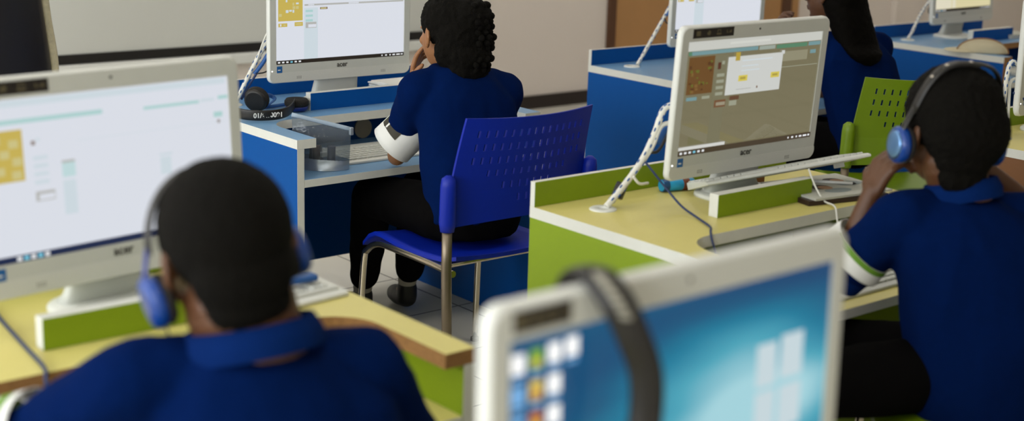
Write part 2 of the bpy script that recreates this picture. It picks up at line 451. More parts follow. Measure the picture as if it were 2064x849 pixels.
# ------------------------------------------------------------------ monitors
SW, SH = .509, .286
BS, BT, BB = .027, .038, .063
def rrect(x0, z0, x1, z1, r, n=7):
    out = []
    for (cx, cz, a0) in ((x1-r, z0+r, -pi/2), (x1-r, z1-r, 0), (x0+r, z1-r, pi/2), (x0+r, z0+r, pi)):
        out += [(cx + r*cos(a0 + k*pi/2/n), cz + r*sin(a0 + k*pi/2/n)) for k in range(n+1)]
    return out
def monitor(x, y, z, yaw, tilt, label, content, stickers=True, base=True):
    """all-in-one computer; local frame: x right along the screen, y away from the viewer, z up; origin screen centre"""
    M = Matrix.Translation((x, y, z)) @ Matrix.Rotation(yaw, 4, 'Z') @ Matrix.Rotation(-tilt, 4, 'X')
    r = empty('monitor', (x, y + .04, DZ), yaw, label, 'monitor', 'white all-in-one computers')
    x0, x1, z0, z1 = -SW/2-BS, SW/2+BS, -SH/2-BB, SH/2+BT
    b = MB(); out = rrect(x0, z0, x1, z1, .022)
    prof = [(0, .038), (0, .004), (-.0035, 0), (-.0065, -.001)]   # inset, y : rear edge, front edge, rounded lip
    rings = []
    for (ins, yy) in [(-.12, .055), (-.06, .045), (-.012, .026)] + [(-i, q) for (i, q) in ((.0, .016), (.0, .006), (.002, .001), (.005, -.001))]:
        ins = -ins if ins < 0 else ins
        rr = rrect(x0+ins, z0+ins, x1-ins, z1-ins, max(.022-ins*.3, .006))
        rings.append([b.bm.verts.new(M @ V((p[0], yy, p[1]))) for p in rr])
    i = b.slot(PLASTIC_W); n = len(rings[0])
    for a, c in zip(rings, rings[1:]):
        for q in range(n):
            F = b.bm.faces.new((a[q], a[(q+1) % n], c[(q+1) % n], c[q])); F.material_index = i; F.smooth = True
    b.bm.faces.new(rings[0][::-1]).material_index = i
    # front ring down to the screen opening
    op = rrect(-SW/2, -SH/2, SW/2, SH/2, .001); ov = [b.bm.verts.new(M @ V((p[0], -.001, p[1]))) for p in op]
    for q in range(n):
        F = b.bm.faces.new((rings[-1][q], rings[-1][(q+1) % n], ov[(q+1) % n], ov[q])); F.material_index = b.slot(PLASTIC_W2)
    iv = [b.bm.verts.new(M @ V((p[0], .003, p[1]))) for p in op]
    for q in range(n):
        F = b.bm.faces.new((ov[q], ov[(q+1) % n], iv[(q+1) % n], iv[q])); F.material_index = b.slot(PLASTIC_W2)
    put('housing', b, r)
    # lower speckled chin
    b = MB(); ch = [(x0+.004, -SH/2-.028), (x1-.004, -SH/2-.028)] + [(x1-.002-.022+.022*cos(t), z0+.003+.022+.022*sin(t)) for t in [-k*pi/2/6 for k in range(7)]] + [(x0+.002+.022-.022*sin(t), z0+.003+.022-.022*cos(t)) for t in [k*pi/2/6 for k in range(7)]]
    b.prism([(p[0], p[1]) for p in ch], -.0018, -.0005, CHIN, M=M, axis='y'); put('chin_cover', b, r)
    # screen : quads (u0, v0, u1, v1, material), v from the top
    s = MB(); lay = 0
    for (u0, v0, u1, v1, m) in content:
        yy = .0022 - lay * .00006; lay += 1
        a, c, d, e = (u0-.5)*SW, (u1-.5)*SW, (.5-v1)*SH, (.5-v0)*SH
        s.faces([M @ V((a, yy, d)), M @ V((c, yy, d)), M @ V((c, yy, e)), M @ V((a, yy, e))], [(0, 1, 2, 3)], m)
    so = put('screen', s, r)
    F4 = M @ Matrix(((1,0,0,0),(0,0,-1,-.0019),(0,1,0,0),(0,0,0,1)))
    put('maker_logo', text_mesh('acer', .024, F4 @ Matrix.Translation((0, -SH/2-.014, 0)) @ Matrix.Shear('XZ', 4, (0, 0)), m=DARKMARK, bold=.0004), r)
    def plate(nm, u0, v0, u1, v1, m, th=.0008):
        q = MB(); q.rbox(((u0-.5)*SW, -.001-th, (.5-v1)*SH), ((u1-.5)*SW, -.0009, (.5-v0)*SH), m, .0003, 1, M); return put(nm, q, r)
    sb = plate('blue_badge', .003, 1.02, .043, 1.097, STICKBLUE)
    b = MB(); b.rbox((-SW/2+.005, -.0024, -SH/2-.02), (-SW/2+.015, -.0019, -SH/2-.0165), PAPER, .0002, 1, M); put('badge_print', b, sb)
    if stickers:
        st = plate('black_sticker', *stickers, STICKER)
        u0, v0, u1, v1 = stickers
        for k in range(4):
            b = MB()
            uc = u0 + (u1-u0) * (k+.5)/4; cx, cz = (uc-.5)*SW, (.5-(v0+v1)/2)*SH
            def q(ax, az, bx, bz): b.rbox((cx+ax, -.0023, cz+az), (cx+bx, -.0017, cz+bz), STICKICON, .0001, 1, M)
            if k == 0: q(-.007, -.006, .007, .006)
            elif k == 1: q(-.006, -.004, -.001, .002); q(-.001, -.006, .003, .006); q(.004, -.004, .006, .004)
            elif k == 2: q(-.008, -.006, .008, -.002); q(-.006, .0, -.004, .006); q(.004, .0, .006, .006); q(-.006, .005, .006, .007)
            else: q(-.009, -.003, -.006, .004); q(-.009, -.003, -.002, -.001); q(.001, -.003, .009, .002); q(.006, .002, .009, .004)
            put('icon_print', b, st)
    b = MB(); b.cyl(M @ V((0, -.0012, SH/2+.02)), .0028, .001, BLACK, M.to_3x3() @ V((0, 1, 0)), 16); put('webcam', b, r)
    b = MB(); b.cyl(M @ V((-SW/2-.016, -.0015, -SH/2-.021)), .0022, .0015, LEDM, M.to_3x3() @ V((0, 1, 0)), 12); put('power_light', b, r)
    for sx in (-.168, .168):
        b = MB()
        for k in range(4):
            for j in range(2): b.box((sx-.009+k*.005, -.0021, z0+.012+j*.005), (sx-.0075+k*.005, -.0016, z0+.0155+j*.005), DARKMARK, M)
        put('speaker_slots', b, r)
    # stand : neck and foot
    B = Matrix.Translation((x, y, 0)) @ Matrix.Rotation(yaw, 4, 'Z'); zb = (M @ V((0, 0, z0))).z
    b = MB(); secs = []
    for (zz, hw, yy, hd) in ((DZ+.008, .10, .055, .030), (DZ+.03, .088, .05, .018), (zb+.01, .082, .035, .014), (zb+.09, .078, .05, .014)):
        secs.append((B @ V((0, yy, zz)), B.to_3x3() @ V((1, 0, 0)), hw, B.to_3x3() @ V((0, 1, 0)), hd))
    b.loft(secs, PLASTIC_W2, 24, 4); put('stand_neck', b, r)
    b = MB(); prof = [(1., 0), (1., .007), (.97, .011), (.6, .014)]
    i = b.slot(PLASTIC_W); rings = []
    for (s_, zz) in prof:
        rings.append([b.bm.verts.new(B @ V((.125*s_*math.copysign(abs(cos(t))**.7, cos(t)), .015+.095*s_*math.copysign(abs(sin(t))**.7, sin(t)), DZ+zz))) for t in [2*pi*k/36 for k in range(36)]])
    for a, c in zip(rings, rings[1:]):
        for q in range(36): F = b.bm.faces.new((a[q], a[(q+1) % 36], c[(q+1) % 36], c[q])); F.material_index = i; F.smooth = True
    b.bm.faces.new(rings[0][::-1]); b.bm.faces.new(rings[-1]); put('stand_foot', b, r)
    return r
# screen colours
G = lambda n, c, s=1.: glow('screen_' + n, c, s)
gW, gW2, gPANE, gYEL, gYEL2, gTEAL, gDK, gGRY, gBRN = G('white', (216, 220, 229)), G('soft_white', (206, 211, 214)), G('pane', (202, 214, 221)), G('ochre', (196, 174, 84)), G('ochre_light', (200, 190, 130)), G('teal', (168, 205, 203)), G('taskbar', (34, 28, 22)), G('grey', (176, 176, 172)), G('brown', (120, 96, 78))
gCY, gICON, gNAV = G('cyan_icon', (120, 196, 220)), G('icon', (226, 228, 230)), G('navy_bar', (18, 34, 70))
def taskbar(v0, n=6, m=None, right=True):
    q = [(0, v0, 1, 1, m or gDK)]
    for k in range(n):
        u = .012 + k*.031; q.append((u, v0+(1-v0)*.3, u+.017, 1-(1-v0)*.3, gCY if k == 3 else gICON))
    if right:
        for u, w in ((.815, .010), (.845, .016), (.88, .012), (.905, .022), (.937, .03), (.975, .015)): q.append((u, v0+(1-v0)*.35, u+w, 1-(1-v0)*.3, gICON))
    return q
def lesson(v_hdr=.317):
    """block-coding page: ochre maze, pill blocks, work area"""
    q = [(0, 0, 1, 1, gW), (0, 0, 1, .05, gW2), (.0, .075, .34, .1, gTEAL), (.56, .085, .84, .105, gTEAL), (.86, .085, 1, .105, gTEAL),
         (.018, .12, .2, .503, gYEL)]
    rnd = random.Random(3)
    for i in range(7):
        for j in range(9):
            if rnd.random() < .34: q.append((.024+i*.025, .13+j*.041, .024+i*.025+rnd.choice((.012, .02)), .13+j*.041+rnd.choice((.02, .033)), rnd.choice((gYEL2, gYEL2, gPANE))))
    q += [(.018, .527, .084, .568, gYEL), (.03, .535, .04, .56, gW), (.055, .54, .072, .556, gYEL2), (.138, .52, .2, .566, gYEL), (.148, .535, .19, .55, gYEL2),
          (.212, v_hdr, .99, v_hdr+.02, gGRY), (.24, v_hdr+.004, .285, v_hdr+.016, gW), (.55, v_hdr+.003, .63, v_hdr+.016, gW), (.208, .36, .313, .955, gPANE)]
    for k in range(3): q.append((.22, .385+k*.055, .275, .41+k*.055, gTEAL))
    q += [(.22, .527, .302, .595, gGRY), (.24, .553, .3, .588, gW), (.329, .36, .386, .384, gBRN), (.335, .366, .378, .379, gYEL2)]
    return q
def monitors():
    sk = (.02, -.105, .30, -.03)
    monitor(2.7104, 4.1394, 1.0342, -.0177, -.0066, 'white monitor with maze lesson on screen facing the girl at the blue desk', lesson() + taskbar(.956), sk)
    monitor(4.606, 4.15, 1.0375, -.03, -.01, 'white monitor partly hidden behind the grey-screened monitor, white page on screen', lesson(.2) + taskbar(.965), sk)
    cream = G('cream', (214, 204, 160)); cream2 = G('cream_pane', (220, 214, 190))
    monitor(6.4675, 4.1958, 1.0314, .036, .065, 'white monitor showing a cream page on the far right blue desk', [(0, 0, 1, 1, cream), (.0, .55, .28, .95, cream2), (.3, .2, .36, .95, cream2)] + taskbar(.955), sk)
    # nearest left : bright page
    q = [(0, 0, 1, 1, gW), (.05, .01, .99, .05, gPANE), (.02, .127, .46, .155, gTEAL), (.628, .143, .868, .163, gTEAL), (.875, .138, .935, .158, gPANE), (.953, .128, .998, .152, gTEAL), (.93, .235, .97, .27, gTEAL), (.945, .29, .957, .31, gBRN),
         (.02, .19, .147, .505, gYEL)]
    for (a, c) in ((.03, .22), (.095, .25), (.06, .31), (.105, .36), (.04, .41), (.1, .44)): q.append((a, c, a+.035, c+.05, gYEL2))
    q += [(.178, .27, .192, .295, gBRN), (.195, .255, .21, .275, gPANE)]
    for k in range(4): q.append((.18, .365+k*.05, .235, .39+k*.05, gPANE))
    q += [(.18, .585, .253, .645, gGRY), (.192, .603, .25, .638, gW), (.286, .415, .337, .43, gGRY), (.286, .43, .337, .52, G('mint_pane', (188, 214, 216))), (.285, .54, .335, .755, gPANE), (.68, .46, .736, .475, gPANE), (.682, .485, .728, .6, gPANE),
          (.35, .3, .98, .303, gPANE), (.02, .585, .04, .61, gYEL2)] + [(0, .957, 1, 1, gNAV)]
    for k in range(5): q.append((.09+k*.026, .966, .108+k*.026, .993, gCY if k % 2 else gICON))
    monitor(1.1128, 2.4455, 1.0188, .121, .0709, 'white monitor with bright page at left of the photo, in front of the seated boy', q, (-.01, -.105, .257, -.025))
    # right middle : dimmed page with popup
    dim = dim_material(); sage, stone, teal2, green2 = G('sage', (150, 152, 132)), G('stone', (128, 122, 96)), G('teal_dim', (112, 146, 150)), G('green_dim', (84, 128, 100))
    soil, moss, pop = G('soil', (104, 72, 36)), G('moss', (100, 104, 40)), G('popup', (200, 202, 198))
    q = [(0, 0, 1, 1, dim), (0, 0, 1, .084, G('tab_grey', (196, 197, 190))), (.3, .03, .6, .05, G('tab_grey2', (206, 207, 200))), (.012, .088, .51, .122, teal2), (.012, .088, .035, .122, green2), (.52, .09, .64, .125, G('field_dim', (150, 160, 150))), (.65, .092, .89, .128, green2), (.9, .09, .995, .125, teal2),
         (.02, .137, .2, .463, soil), (.205, .14, .295, .99, G('side_dim', (116, 112, 88))), (.7, .16, .9, .25, G('panel_dim', (140, 136, 112))), (.92, .165, .965, .2, teal2), (.7, .3, .99, .306, sage)]
    rnd = random.Random(5)
    for k in range(26):
        u, v = rnd.uniform(.025, .175), rnd.uniform(.15, .43); q.append((u, v, u+rnd.uniform(.012, .024), v+rnd.uniform(.012, .03), rnd.choice((moss, moss, G('soil_light', (122, 92, 48)), G('soil_dark', (84, 52, 28))))))
    for k in range(3): q.append((.022 + .0, .485, .095, .515, teal2))
    q += [(.13, .485, .185, .51, sage), (.222, .2, .245, .26, G('pin', (84, 48, 34))), (.25, .19, .27, .22, sage)]
    for k in range(4): q.append((.222, .3+k*.055, .275, .328+k*.055, sage))
    q += [(.222, .535, .303, .6, G('block_dim', (112, 76, 50))), (.235, .555, .3, .585, G('block_light', (150, 142, 120))), (.331, .515, .4, .55, G('block_dim2', (96, 66, 48))), (.331, .555, .385, .6, sage),
          (.292, .162, .7, .502, pop), (.344, .125, .377, .2, G('pine', (176, 152, 60))), (.688, .145, .712, .178, pop), (.395, .2, .62, .208, gPANE), (.395, .25, .52, .257, gPANE), (.395, .29, .53, .297, gPANE), (.379, .335, .446, .388, G('button', (206, 190, 84))), (.392, .35, .432, .372, G('button_txt', (168, 152, 70))), (.621, .335, .687, .386, G('button', (206, 190, 84))), (.634, .35, .674, .37, G('button_txt', (168, 152, 70))),
          (.37, .455, .48, .462, gGRY), (.52, .445, .53, .465, G('block_dim', (112, 76, 50))), (-.0, .921, .33, .95, G('white_bar', (206, 206, 202)))]
    q += taskbar(.952, 6, G('taskbar_brown', (66, 54, 40)))
    monitor(2.8217, 2.4128, 1.0224, -.0005, -.0599, 'white monitor with dimmed grey screen and a white pop-up window', q, (.022, -.108, .308, -.028))
    monitor(4.455, 2.47, 1.03, 0., .02, 'white monitor cut off by right edge of the photo', [(0, 0, 1, 1, gW)] + taskbar(.956), False)
    # nearest : blue desktop
    q = [(0, 0, 1, 1, wallpaper())]
    ip = G('pane_bright', (196, 212, 218))
    for (a, c) in (((.745, .285), (.815, .47)), ((.83, .27), (.91, .46)), ((.745, .49), (.815, .66)), ((.83, .49), (.91, .675))): q.append((*a, *c, ip))
    cols = {'w': G('icon_white', (240, 240, 238), 1.25), 'g': G('icon_green', (120, 170, 40)), 'y': G('icon_yellow', (224, 196, 90)), 'b': G('icon_blue', (120, 176, 226)), 'o': G('icon_orange', (190, 110, 40)), 'd': G('icon_dark', (20, 84, 150))}
    for r_, row in enumerate(('wgww', 'byw', 'bow', 'wgb', 'gwy')):
        for c_, k in enumerate(row):
            u, v = .008 + c_*.047, .055 + r_*.115
            q += [(u, v - .02*c_*.3, u+.034, v+.072 - .02*c_*.3, cols[k]), (u+.002, v+.082 - .006*c_, u+.032, v+.096 - .006*c_, cols['b'])]
            if k in 'gyo': q.append((u+.008, v+.03, u+.026, v+.06, cols['y' if k != 'y' else 'o']))
    q += taskbar(.955, 8)
    monitor(1.1131, 1.0178, .9952, .0187, .0193, 'nearest white monitor with blue desktop picture and icons, headphones hanging on it', q, (.006, -.105, .156, -.026))
def wallpaper():
    m = bpy.data.materials.new('screen_blue_desktop'); m.use_nodes = True; nt = m.node_tree; b = nt.nodes['Principled BSDF']
    b.inputs['Base Color'].default_value = (.01, .01, .01, 1); b.inputs['Roughness'].default_value = .2; b.inputs['Specular IOR Level'].default_value = .35
    tc = nt.nodes.new('ShaderNodeTexCoord'); L = nt.links.new
    # the desktop picture: a pale glow spreading to the left of the four bright panes
    mp = nt.nodes.new('ShaderNodeMapping'); mp.inputs['Scale'].default_value = (1 / .30, 1, 1 / .15); mp.inputs['Location'].default_value = (-.36, 0, -.985/.15 + .05)
    L(tc.outputs['Object'], mp.inputs[0])
    gr = nt.nodes.new('ShaderNodeTexGradient'); gr.gradient_type = 'SPHERICAL'
    mp.inputs['Location'].default_value = (-.105/.30, 0, -.235/.15); L(mp.outputs[0], gr.inputs[0])
    nz = nt.nodes.new('ShaderNodeTexNoise'); nz.inputs['Scale'].default_value = 3.2; nz.inputs['Detail'].default_value = 1
    ms = nt.nodes.new('ShaderNodeMapping'); ms.inputs['Rotation'].default_value = (0, .5, 0); ms.inputs['Scale'].default_value = (1, 1, 4.5); L(tc.outputs['Object'], ms.inputs[0]); L(ms.outputs[0], nz.inputs['Vector'])
    ad = nt.nodes.new('ShaderNodeMath'); ad.operation = 'MULTIPLY_ADD'; ad.inputs[1].default_value = .55; L(nz.outputs['Fac'], ad.inputs[0]); L(gr.outputs['Fac'], ad.inputs[2])
    cr = nt.nodes.new('ShaderNodeValToRGB'); e = cr.color_ramp.elements
    e[0].position = .16; e[0].color = lin((8, 66, 112)); e[1].position = 1.; e[1].color = lin((160, 208, 218))
    for p, c in ((.38, (5, 86, 126)), (.58, (10, 118, 152)), (.8, (72, 162, 184))): x = e.new(p); x.color = lin(c)
    L(ad.outputs[0], cr.inputs[0]); L(cr.outputs[0], b.inputs['Emission Color']); b.inputs['Emission Strength'].default_value = 1.
    return m
def dim_material():
    m = bpy.data.materials.new('screen_dimmed_page'); m.use_nodes = True; nt = m.node_tree; b = nt.nodes['Principled BSDF']
    b.inputs['Base Color'].default_value = (.01, .01, .01, 1); b.inputs['Roughness'].default_value = .04; b.inputs['Specular IOR Level'].default_value = 1.; b.inputs['Coat Weight'].default_value = .6; b.inputs['Coat Roughness'].default_value = .03
    b.inputs['Emission Color'].default_value = lin((112, 106, 80)); b.inputs['Emission Strength'].default_value = 1.
    return m
monitors()

# ------------------------------------------------------------------ chairs
def make_chair(loc, yaw, plastic, label, group):
    """four-legged tube chair, one-piece seat, perforated leaning back; local: faces +y"""
    r = empty('classroom_chair', loc, yaw, label, 'chair', group)
    # backrest sheet with slots cut out
    W, zb, zt, th = .245, .565, .885, .008
    rows = [(.838, -.21, .21), (.798, -.21, .21), (.758, -.21, .21), (.718, -.15, .15), (.678, -.09, .09), (.638, -.04, .04)]
    nx = 15; sx = .028
    xs = [-W, -.225]
    for k in range(nx): c = (k - (nx-1)/2) * sx; xs += [c-.0042, c+.0042]
    xs += [.225, W]
    zs = [zb]
    for (z, a, b_) in rows[::-1]: zs += [z-.0105, z+.0105]
    zs += [.862, zt]
    def P(x, z, o=0.):
        t = (z - zb) / (zt - zb); w = 1 + .0*t
        lean = -.195 - .005*t - .075*max(0, t-.3)**1.3 ; curve = -.035 * (1 - (x/W)**2)
        xx = x * (1. - .06*max(0, (t-.35)/.65))
        zz = z - .006*(1-(x/W)**2)*(0 if t < .5 else t) + (.012 * (1-(x/W)**2) if t == 0 else 0)
        return V((xx, lean + curve + o, zz))
    b = MB(); i = b.slot(plastic); nX, nZ = len(xs), len(zs)
    def hole(ix, iz):
        if ix < 2 or ix >= nX-2 or ix % 2: return False
        c = (xs[ix]+xs[ix+1])/2; z = (zs[iz]+zs[iz+1])/2
        return any(abs(z - rz) < .004 and a-.001 <= c <= q+.001 for (rz, a, q) in rows)
    fr = [[b.bm.verts.new(P(x, z, 0)) for z in zs] for x in xs]; bk = [[b.bm.verts.new(P(x, z, -th)) for z in zs] for x in xs]
    for ix in range(nX-1):
        for iz in range(nZ-1):
            h = hole(ix, iz)
            ring = [(ix, iz), (ix+1, iz), (ix+1, iz+1), (ix, iz+1)]
            if not h:
                for g, s in ((fr, 1), (bk, -1)):
                    F = b.bm.faces.new([g[a][c] for a, c in ring][::s]); F.material_index = i
            nb = [(ix, iz-1), (ix+1, iz), (ix, iz+1), (ix-1, iz)]
            for k in range(4):
                a, c = ring[k], ring[(k+1) % 4]; q = nb[k]
                outside = not (0 <= q[0] < nX-1 and 0 <= q[1] < nZ-1)
                if (not h and outside) or (h and not outside and not hole(*q)):
                    b.bm.faces.new((fr[a[0]][a[1]], fr[c[0]][c[1]], bk[c[0]][c[1]], bk[a[0]][a[1]])).material_index = i
    put('backrest', b, r, world=False)
    for s in (-1, 1):   # sockets that take the rear tubes
        b = MB(); b.tube([(s*.262, -.215, .56), (s*.262, -.215, .585), (s*.262, -.217, .69), (s*.262, -.218, .712), (s*.262, -.218, .722)], [(.017, .02), (.02, .024), (.019, .023), (.016, .02), (.006, .008)], plastic, 16)
        put('back_socket', b, r, world=False)
    # seat
    b = MB(); nx, ny = 14, 14; i = b.slot(plastic)
    def S(u, v, lo):
        x = (u*2-1) * (.225 - .02*abs(v-.4)); y = -.20 + v*.49
        z = .452 + .012*(2*u-1)**2 - .014*sin(pi*min(1, v*1.1)) + (.012*(1-v*8) if v < .125 else 0) - (.055*((v-.8)/.2)**2 if v > .8 else 0)
        return V((x, y, z - (.012 if lo else 0)))
    g = [[[b.bm.verts.new(S(a/nx, c/ny, l)) for c in range(ny+1)] for a in range(nx+1)] for l in (0, 1)]
    for l in (0, 1):
        for a in range(nx):
            for c in range(ny):
                F = b.bm.faces.new([g[l][a][c], g[l][a+1][c], g[l][a+1][c+1], g[l][a][c+1]]); F.material_index = i; F.smooth = True
    for (aa, cc) in [((a, 0), (a+1, 0)) for a in range(nx)] + [((a, ny), (a+1, ny)) for a in range(nx)] + [((0, c), (0, c+1)) for c in range(ny)] + [((nx, c), (nx, c+1)) for c in range(ny)]:
        b.bm.faces.new([g[0][aa[0]][aa[1]], g[0][cc[0]][cc[1]], g[1][cc[0]][cc[1]], g[1][aa[0]][aa[1]]])
    put('seat', b, r, world=False)
    for s in (-1, 1):
        b = MB(); b.tube([(s*.262, -.215, .60), (s*.262, -.215, .45), (s*.264, -.235, .01)], [(.011, .015)]*3, OVAL, 14); b.cyl((s*.264, -.235, .006), .016, .012, BLACK); put('rear_leg', b, r, world=False)
        b = MB(); b.tube(spline([(s*.235, -.21, .43), (s*.225, -.1, .431), (s*.222, .10, .430), (s*.222, .19, .425), (s*.223, .245, .395), (s*.225, .265, .34), (s*.232, .285, .012)], 5), .0105, CHROME, 12); b.cyl((s*.232, .285, .006), .014, .012, BLACK); put('front_leg', b, r, world=False)
    b = MB()
    for y in (-.12, .10): b.tube([(-.225, y, .428), (.225, y, .428)], .009, CHROME, 10)
    put('seat_brace', b, r, world=False)
    return r
def chairs():
    c = make_chair((2.655, 3.325, 0), radians(-1), CHAIRBLUE, 'blue perforated plastic chair, girl with paper armband sitting on it', 'classroom chairs')
    make_chair((4.426, 3.09, 0), radians(-33), CHAIRGREEN, 'green perforated chair behind person with long dark hair', 'classroom chairs')
    make_chair((2.80, 1.60, 0), radians(48), CHAIRGREEN, 'green chair under the boy with blue earcup at far right', 'classroom chairs')
    make_chair((1.07, 1.60, 0), radians(-14), CHAIRGREEN, 'green chair under the boy in foreground left', 'classroom chairs')
chairs()

# ------------------------------------------------------------------ people
def wrinkle(amp, sc, seed=0.):
    def f(co, n):
        p = co * sc + V((seed, seed*.7, seed*1.3))
        w = noise.noise(V((p.x, p.y, p.z*.55))); w2 = noise.noise(V((p.x*2.3, p.y*2.3, p.z*1.4)))
        return amp * (1 - abs(w)*2.2) * .7 + amp * .5 * w2
    return f
def fuzz(amp, sc):
    def f(co, n):
        p = co * sc
        return amp * (noise.noise(p) + .6 * noise.noise(p * 2.1))
    return f
def frame(fwd, up=UP):
    f = V(fwd).normalized(); r = f.cross(V(up)).normalized(); u = r.cross(f)
    return r, f, u
def hand(mb, wrist, d, palm_n, thumb, sc=.86, curls=(.5, .5, .55, .6), spread=.06, tcurl=.25, tout=.75):
    """hand grown from the wrist: d finger direction, palm_n out of the palm, thumb = direction across towards the thumb"""
    d = V(d).normalized(); n = V(palm_n); n = (n - d*n.dot(d)).normalized(); a = d.cross(n).normalized()
    if a.dot(V(thumb)) < 0: a = -a
    w = V(wrist); L = .078*sc
    mb.limb([w - d*.02, w + d*.012], [.021*sc, .022*sc])
    tips = []
    offs = (.030, .010, -.011, -.030); lens = (.92, 1.02, .96, .76)
    for k in range(4):
        kn = w + d*(L - .004*abs(k-1.2)*sc) + a*offs[k]*sc
        mb.limb([w + d*.012 + a*offs[k]*.5*sc, (w + kn)/2 + a*offs[k]*.12*sc + d*.004, kn], [.014*sc, .0125*sc, .0105*sc])
        mb.ell((w + kn)/2 - n*-.003, (.013*sc,)*3, sub=2)
        dirv = (d + a*spread*(1.3-k)).normalized(); p = kn; ang = curls[k]; pts = [p]; rs = [.0103*sc]
        for q, (ln, rr) in enumerate(((.040, .0093), (.026, .0085), (.020, .0072))):
            ax = ang * (.9, 1.1, .7)[q]
            dirv = (dirv*cos(ax) + n*sin(ax)*1.0).normalized() if q == 0 else (dirv*cos(ax) + (n*dirv.dot(d) - d*dirv.dot(n)).normalized()*sin(ax)).normalized()
            p = p + dirv*ln*sc*lens[k]; pts.append(p); rs.append(rr*sc)
        mb.limb(pts, rs); tips.append(pts[-1])
    tb = w + d*.022*sc + a*.024*sc
    td = (d*.75 + a*tout + n*.35).normalized(); p1 = tb + td*.036*sc; td2 = (td + n*tcurl - a*tcurl*.6 + d*.25).normalized(); p2 = p1 + td2*.03*sc; td3 = (td2 + n*tcurl*.6 - a*tcurl).normalized(); p3 = p2 + td3*.022*sc
    mb.limb([w + d*.008 + a*.012*sc, tb, p1, p2, p3], [.015*sc, .0145*sc, .0118*sc, .0103*sc, .008*sc])
    return tips
class Person:
    def __init__(s, label, origin, skin, cat='person'):
        s.r = empty('person', origin, 0, label, cat); s.skin = skin; s.b = MB()
    def part(s, name, me, m, label=None, parent=None):
        me.materials.clear(); me.materials.append(m); return put(name, me, parent or s.r, True, label)
def head(P, c, fwd, tilt=None, k=1.):
    """head about centre c facing fwd; returns matrix of the head frame"""
    r, f, u = frame(fwd)
    M = Matrix(((r.x,f.x,u.x,c[0]),(r.y,f.y,u.y,c[1]),(r.z,f.z,u.z,c[2]),(0,0,0,1)))
    if tilt: M = M @ Matrix.Rotation(tilt, 4, 'Y')
    S = M @ Matrix.Scale(k, 4); Rm = M.to_3x3(); b = P.b
    def E(p, rad, rot=None): b.ell(S @ V(p), tuple(q*k for q in rad), R=Rm @ rot if rot else Rm, sub=3)
    E((0, -.012, .028), (.072, .091, .082)); E((0, .028, -.02), (.061, .064, .084)); E((0, .03, -.068), (.046, .052, .038)); E((0, .068, -.088), (.02, .018, .014))
    E((0, .08, .018), (.048, .014, .010)); E((.036, .062, -.02), (.022, .02, .018)); E((-.036, .062, -.02), (.022, .02, .018))
    b.limb([S @ V(p) for p in ((0, .086, .008), (0, .098, -.012), (0, .103, -.026))], [.008*k, .009*k, .012*k])
    E((.012, .093, -.03), (.008, .009, .007)); E((-.012, .093, -.03), (.008, .009, .007))
    E((0, .087, -.053), (.022, .010, .0055)); E((0, .085, -.063), (.020, .010, .0065))
    for sx in (-1, 1):
        rot = Matrix.Rotation(sx*.35, 3, 'Z')
        E((sx*.076, -.014, -.004), (.007, .019, .030), rot); E((sx*.074, -.008, -.030), (.007, .011, .011), rot)
    return S
def eyes(P, S, k=1.):
    b = MB()
    for sx in (-1, 1):
        b.ell(S @ V((sx*.03, .067, .003)), .0118*k, EYEW, sub=2); b.ell(S @ V((sx*.03, .0745, .003)), .0058*k, EYED, sub=2)
    put('eyes', b, P.r)
def vmid(a, b, t): return V(a)*(1-t) + V(b)*t

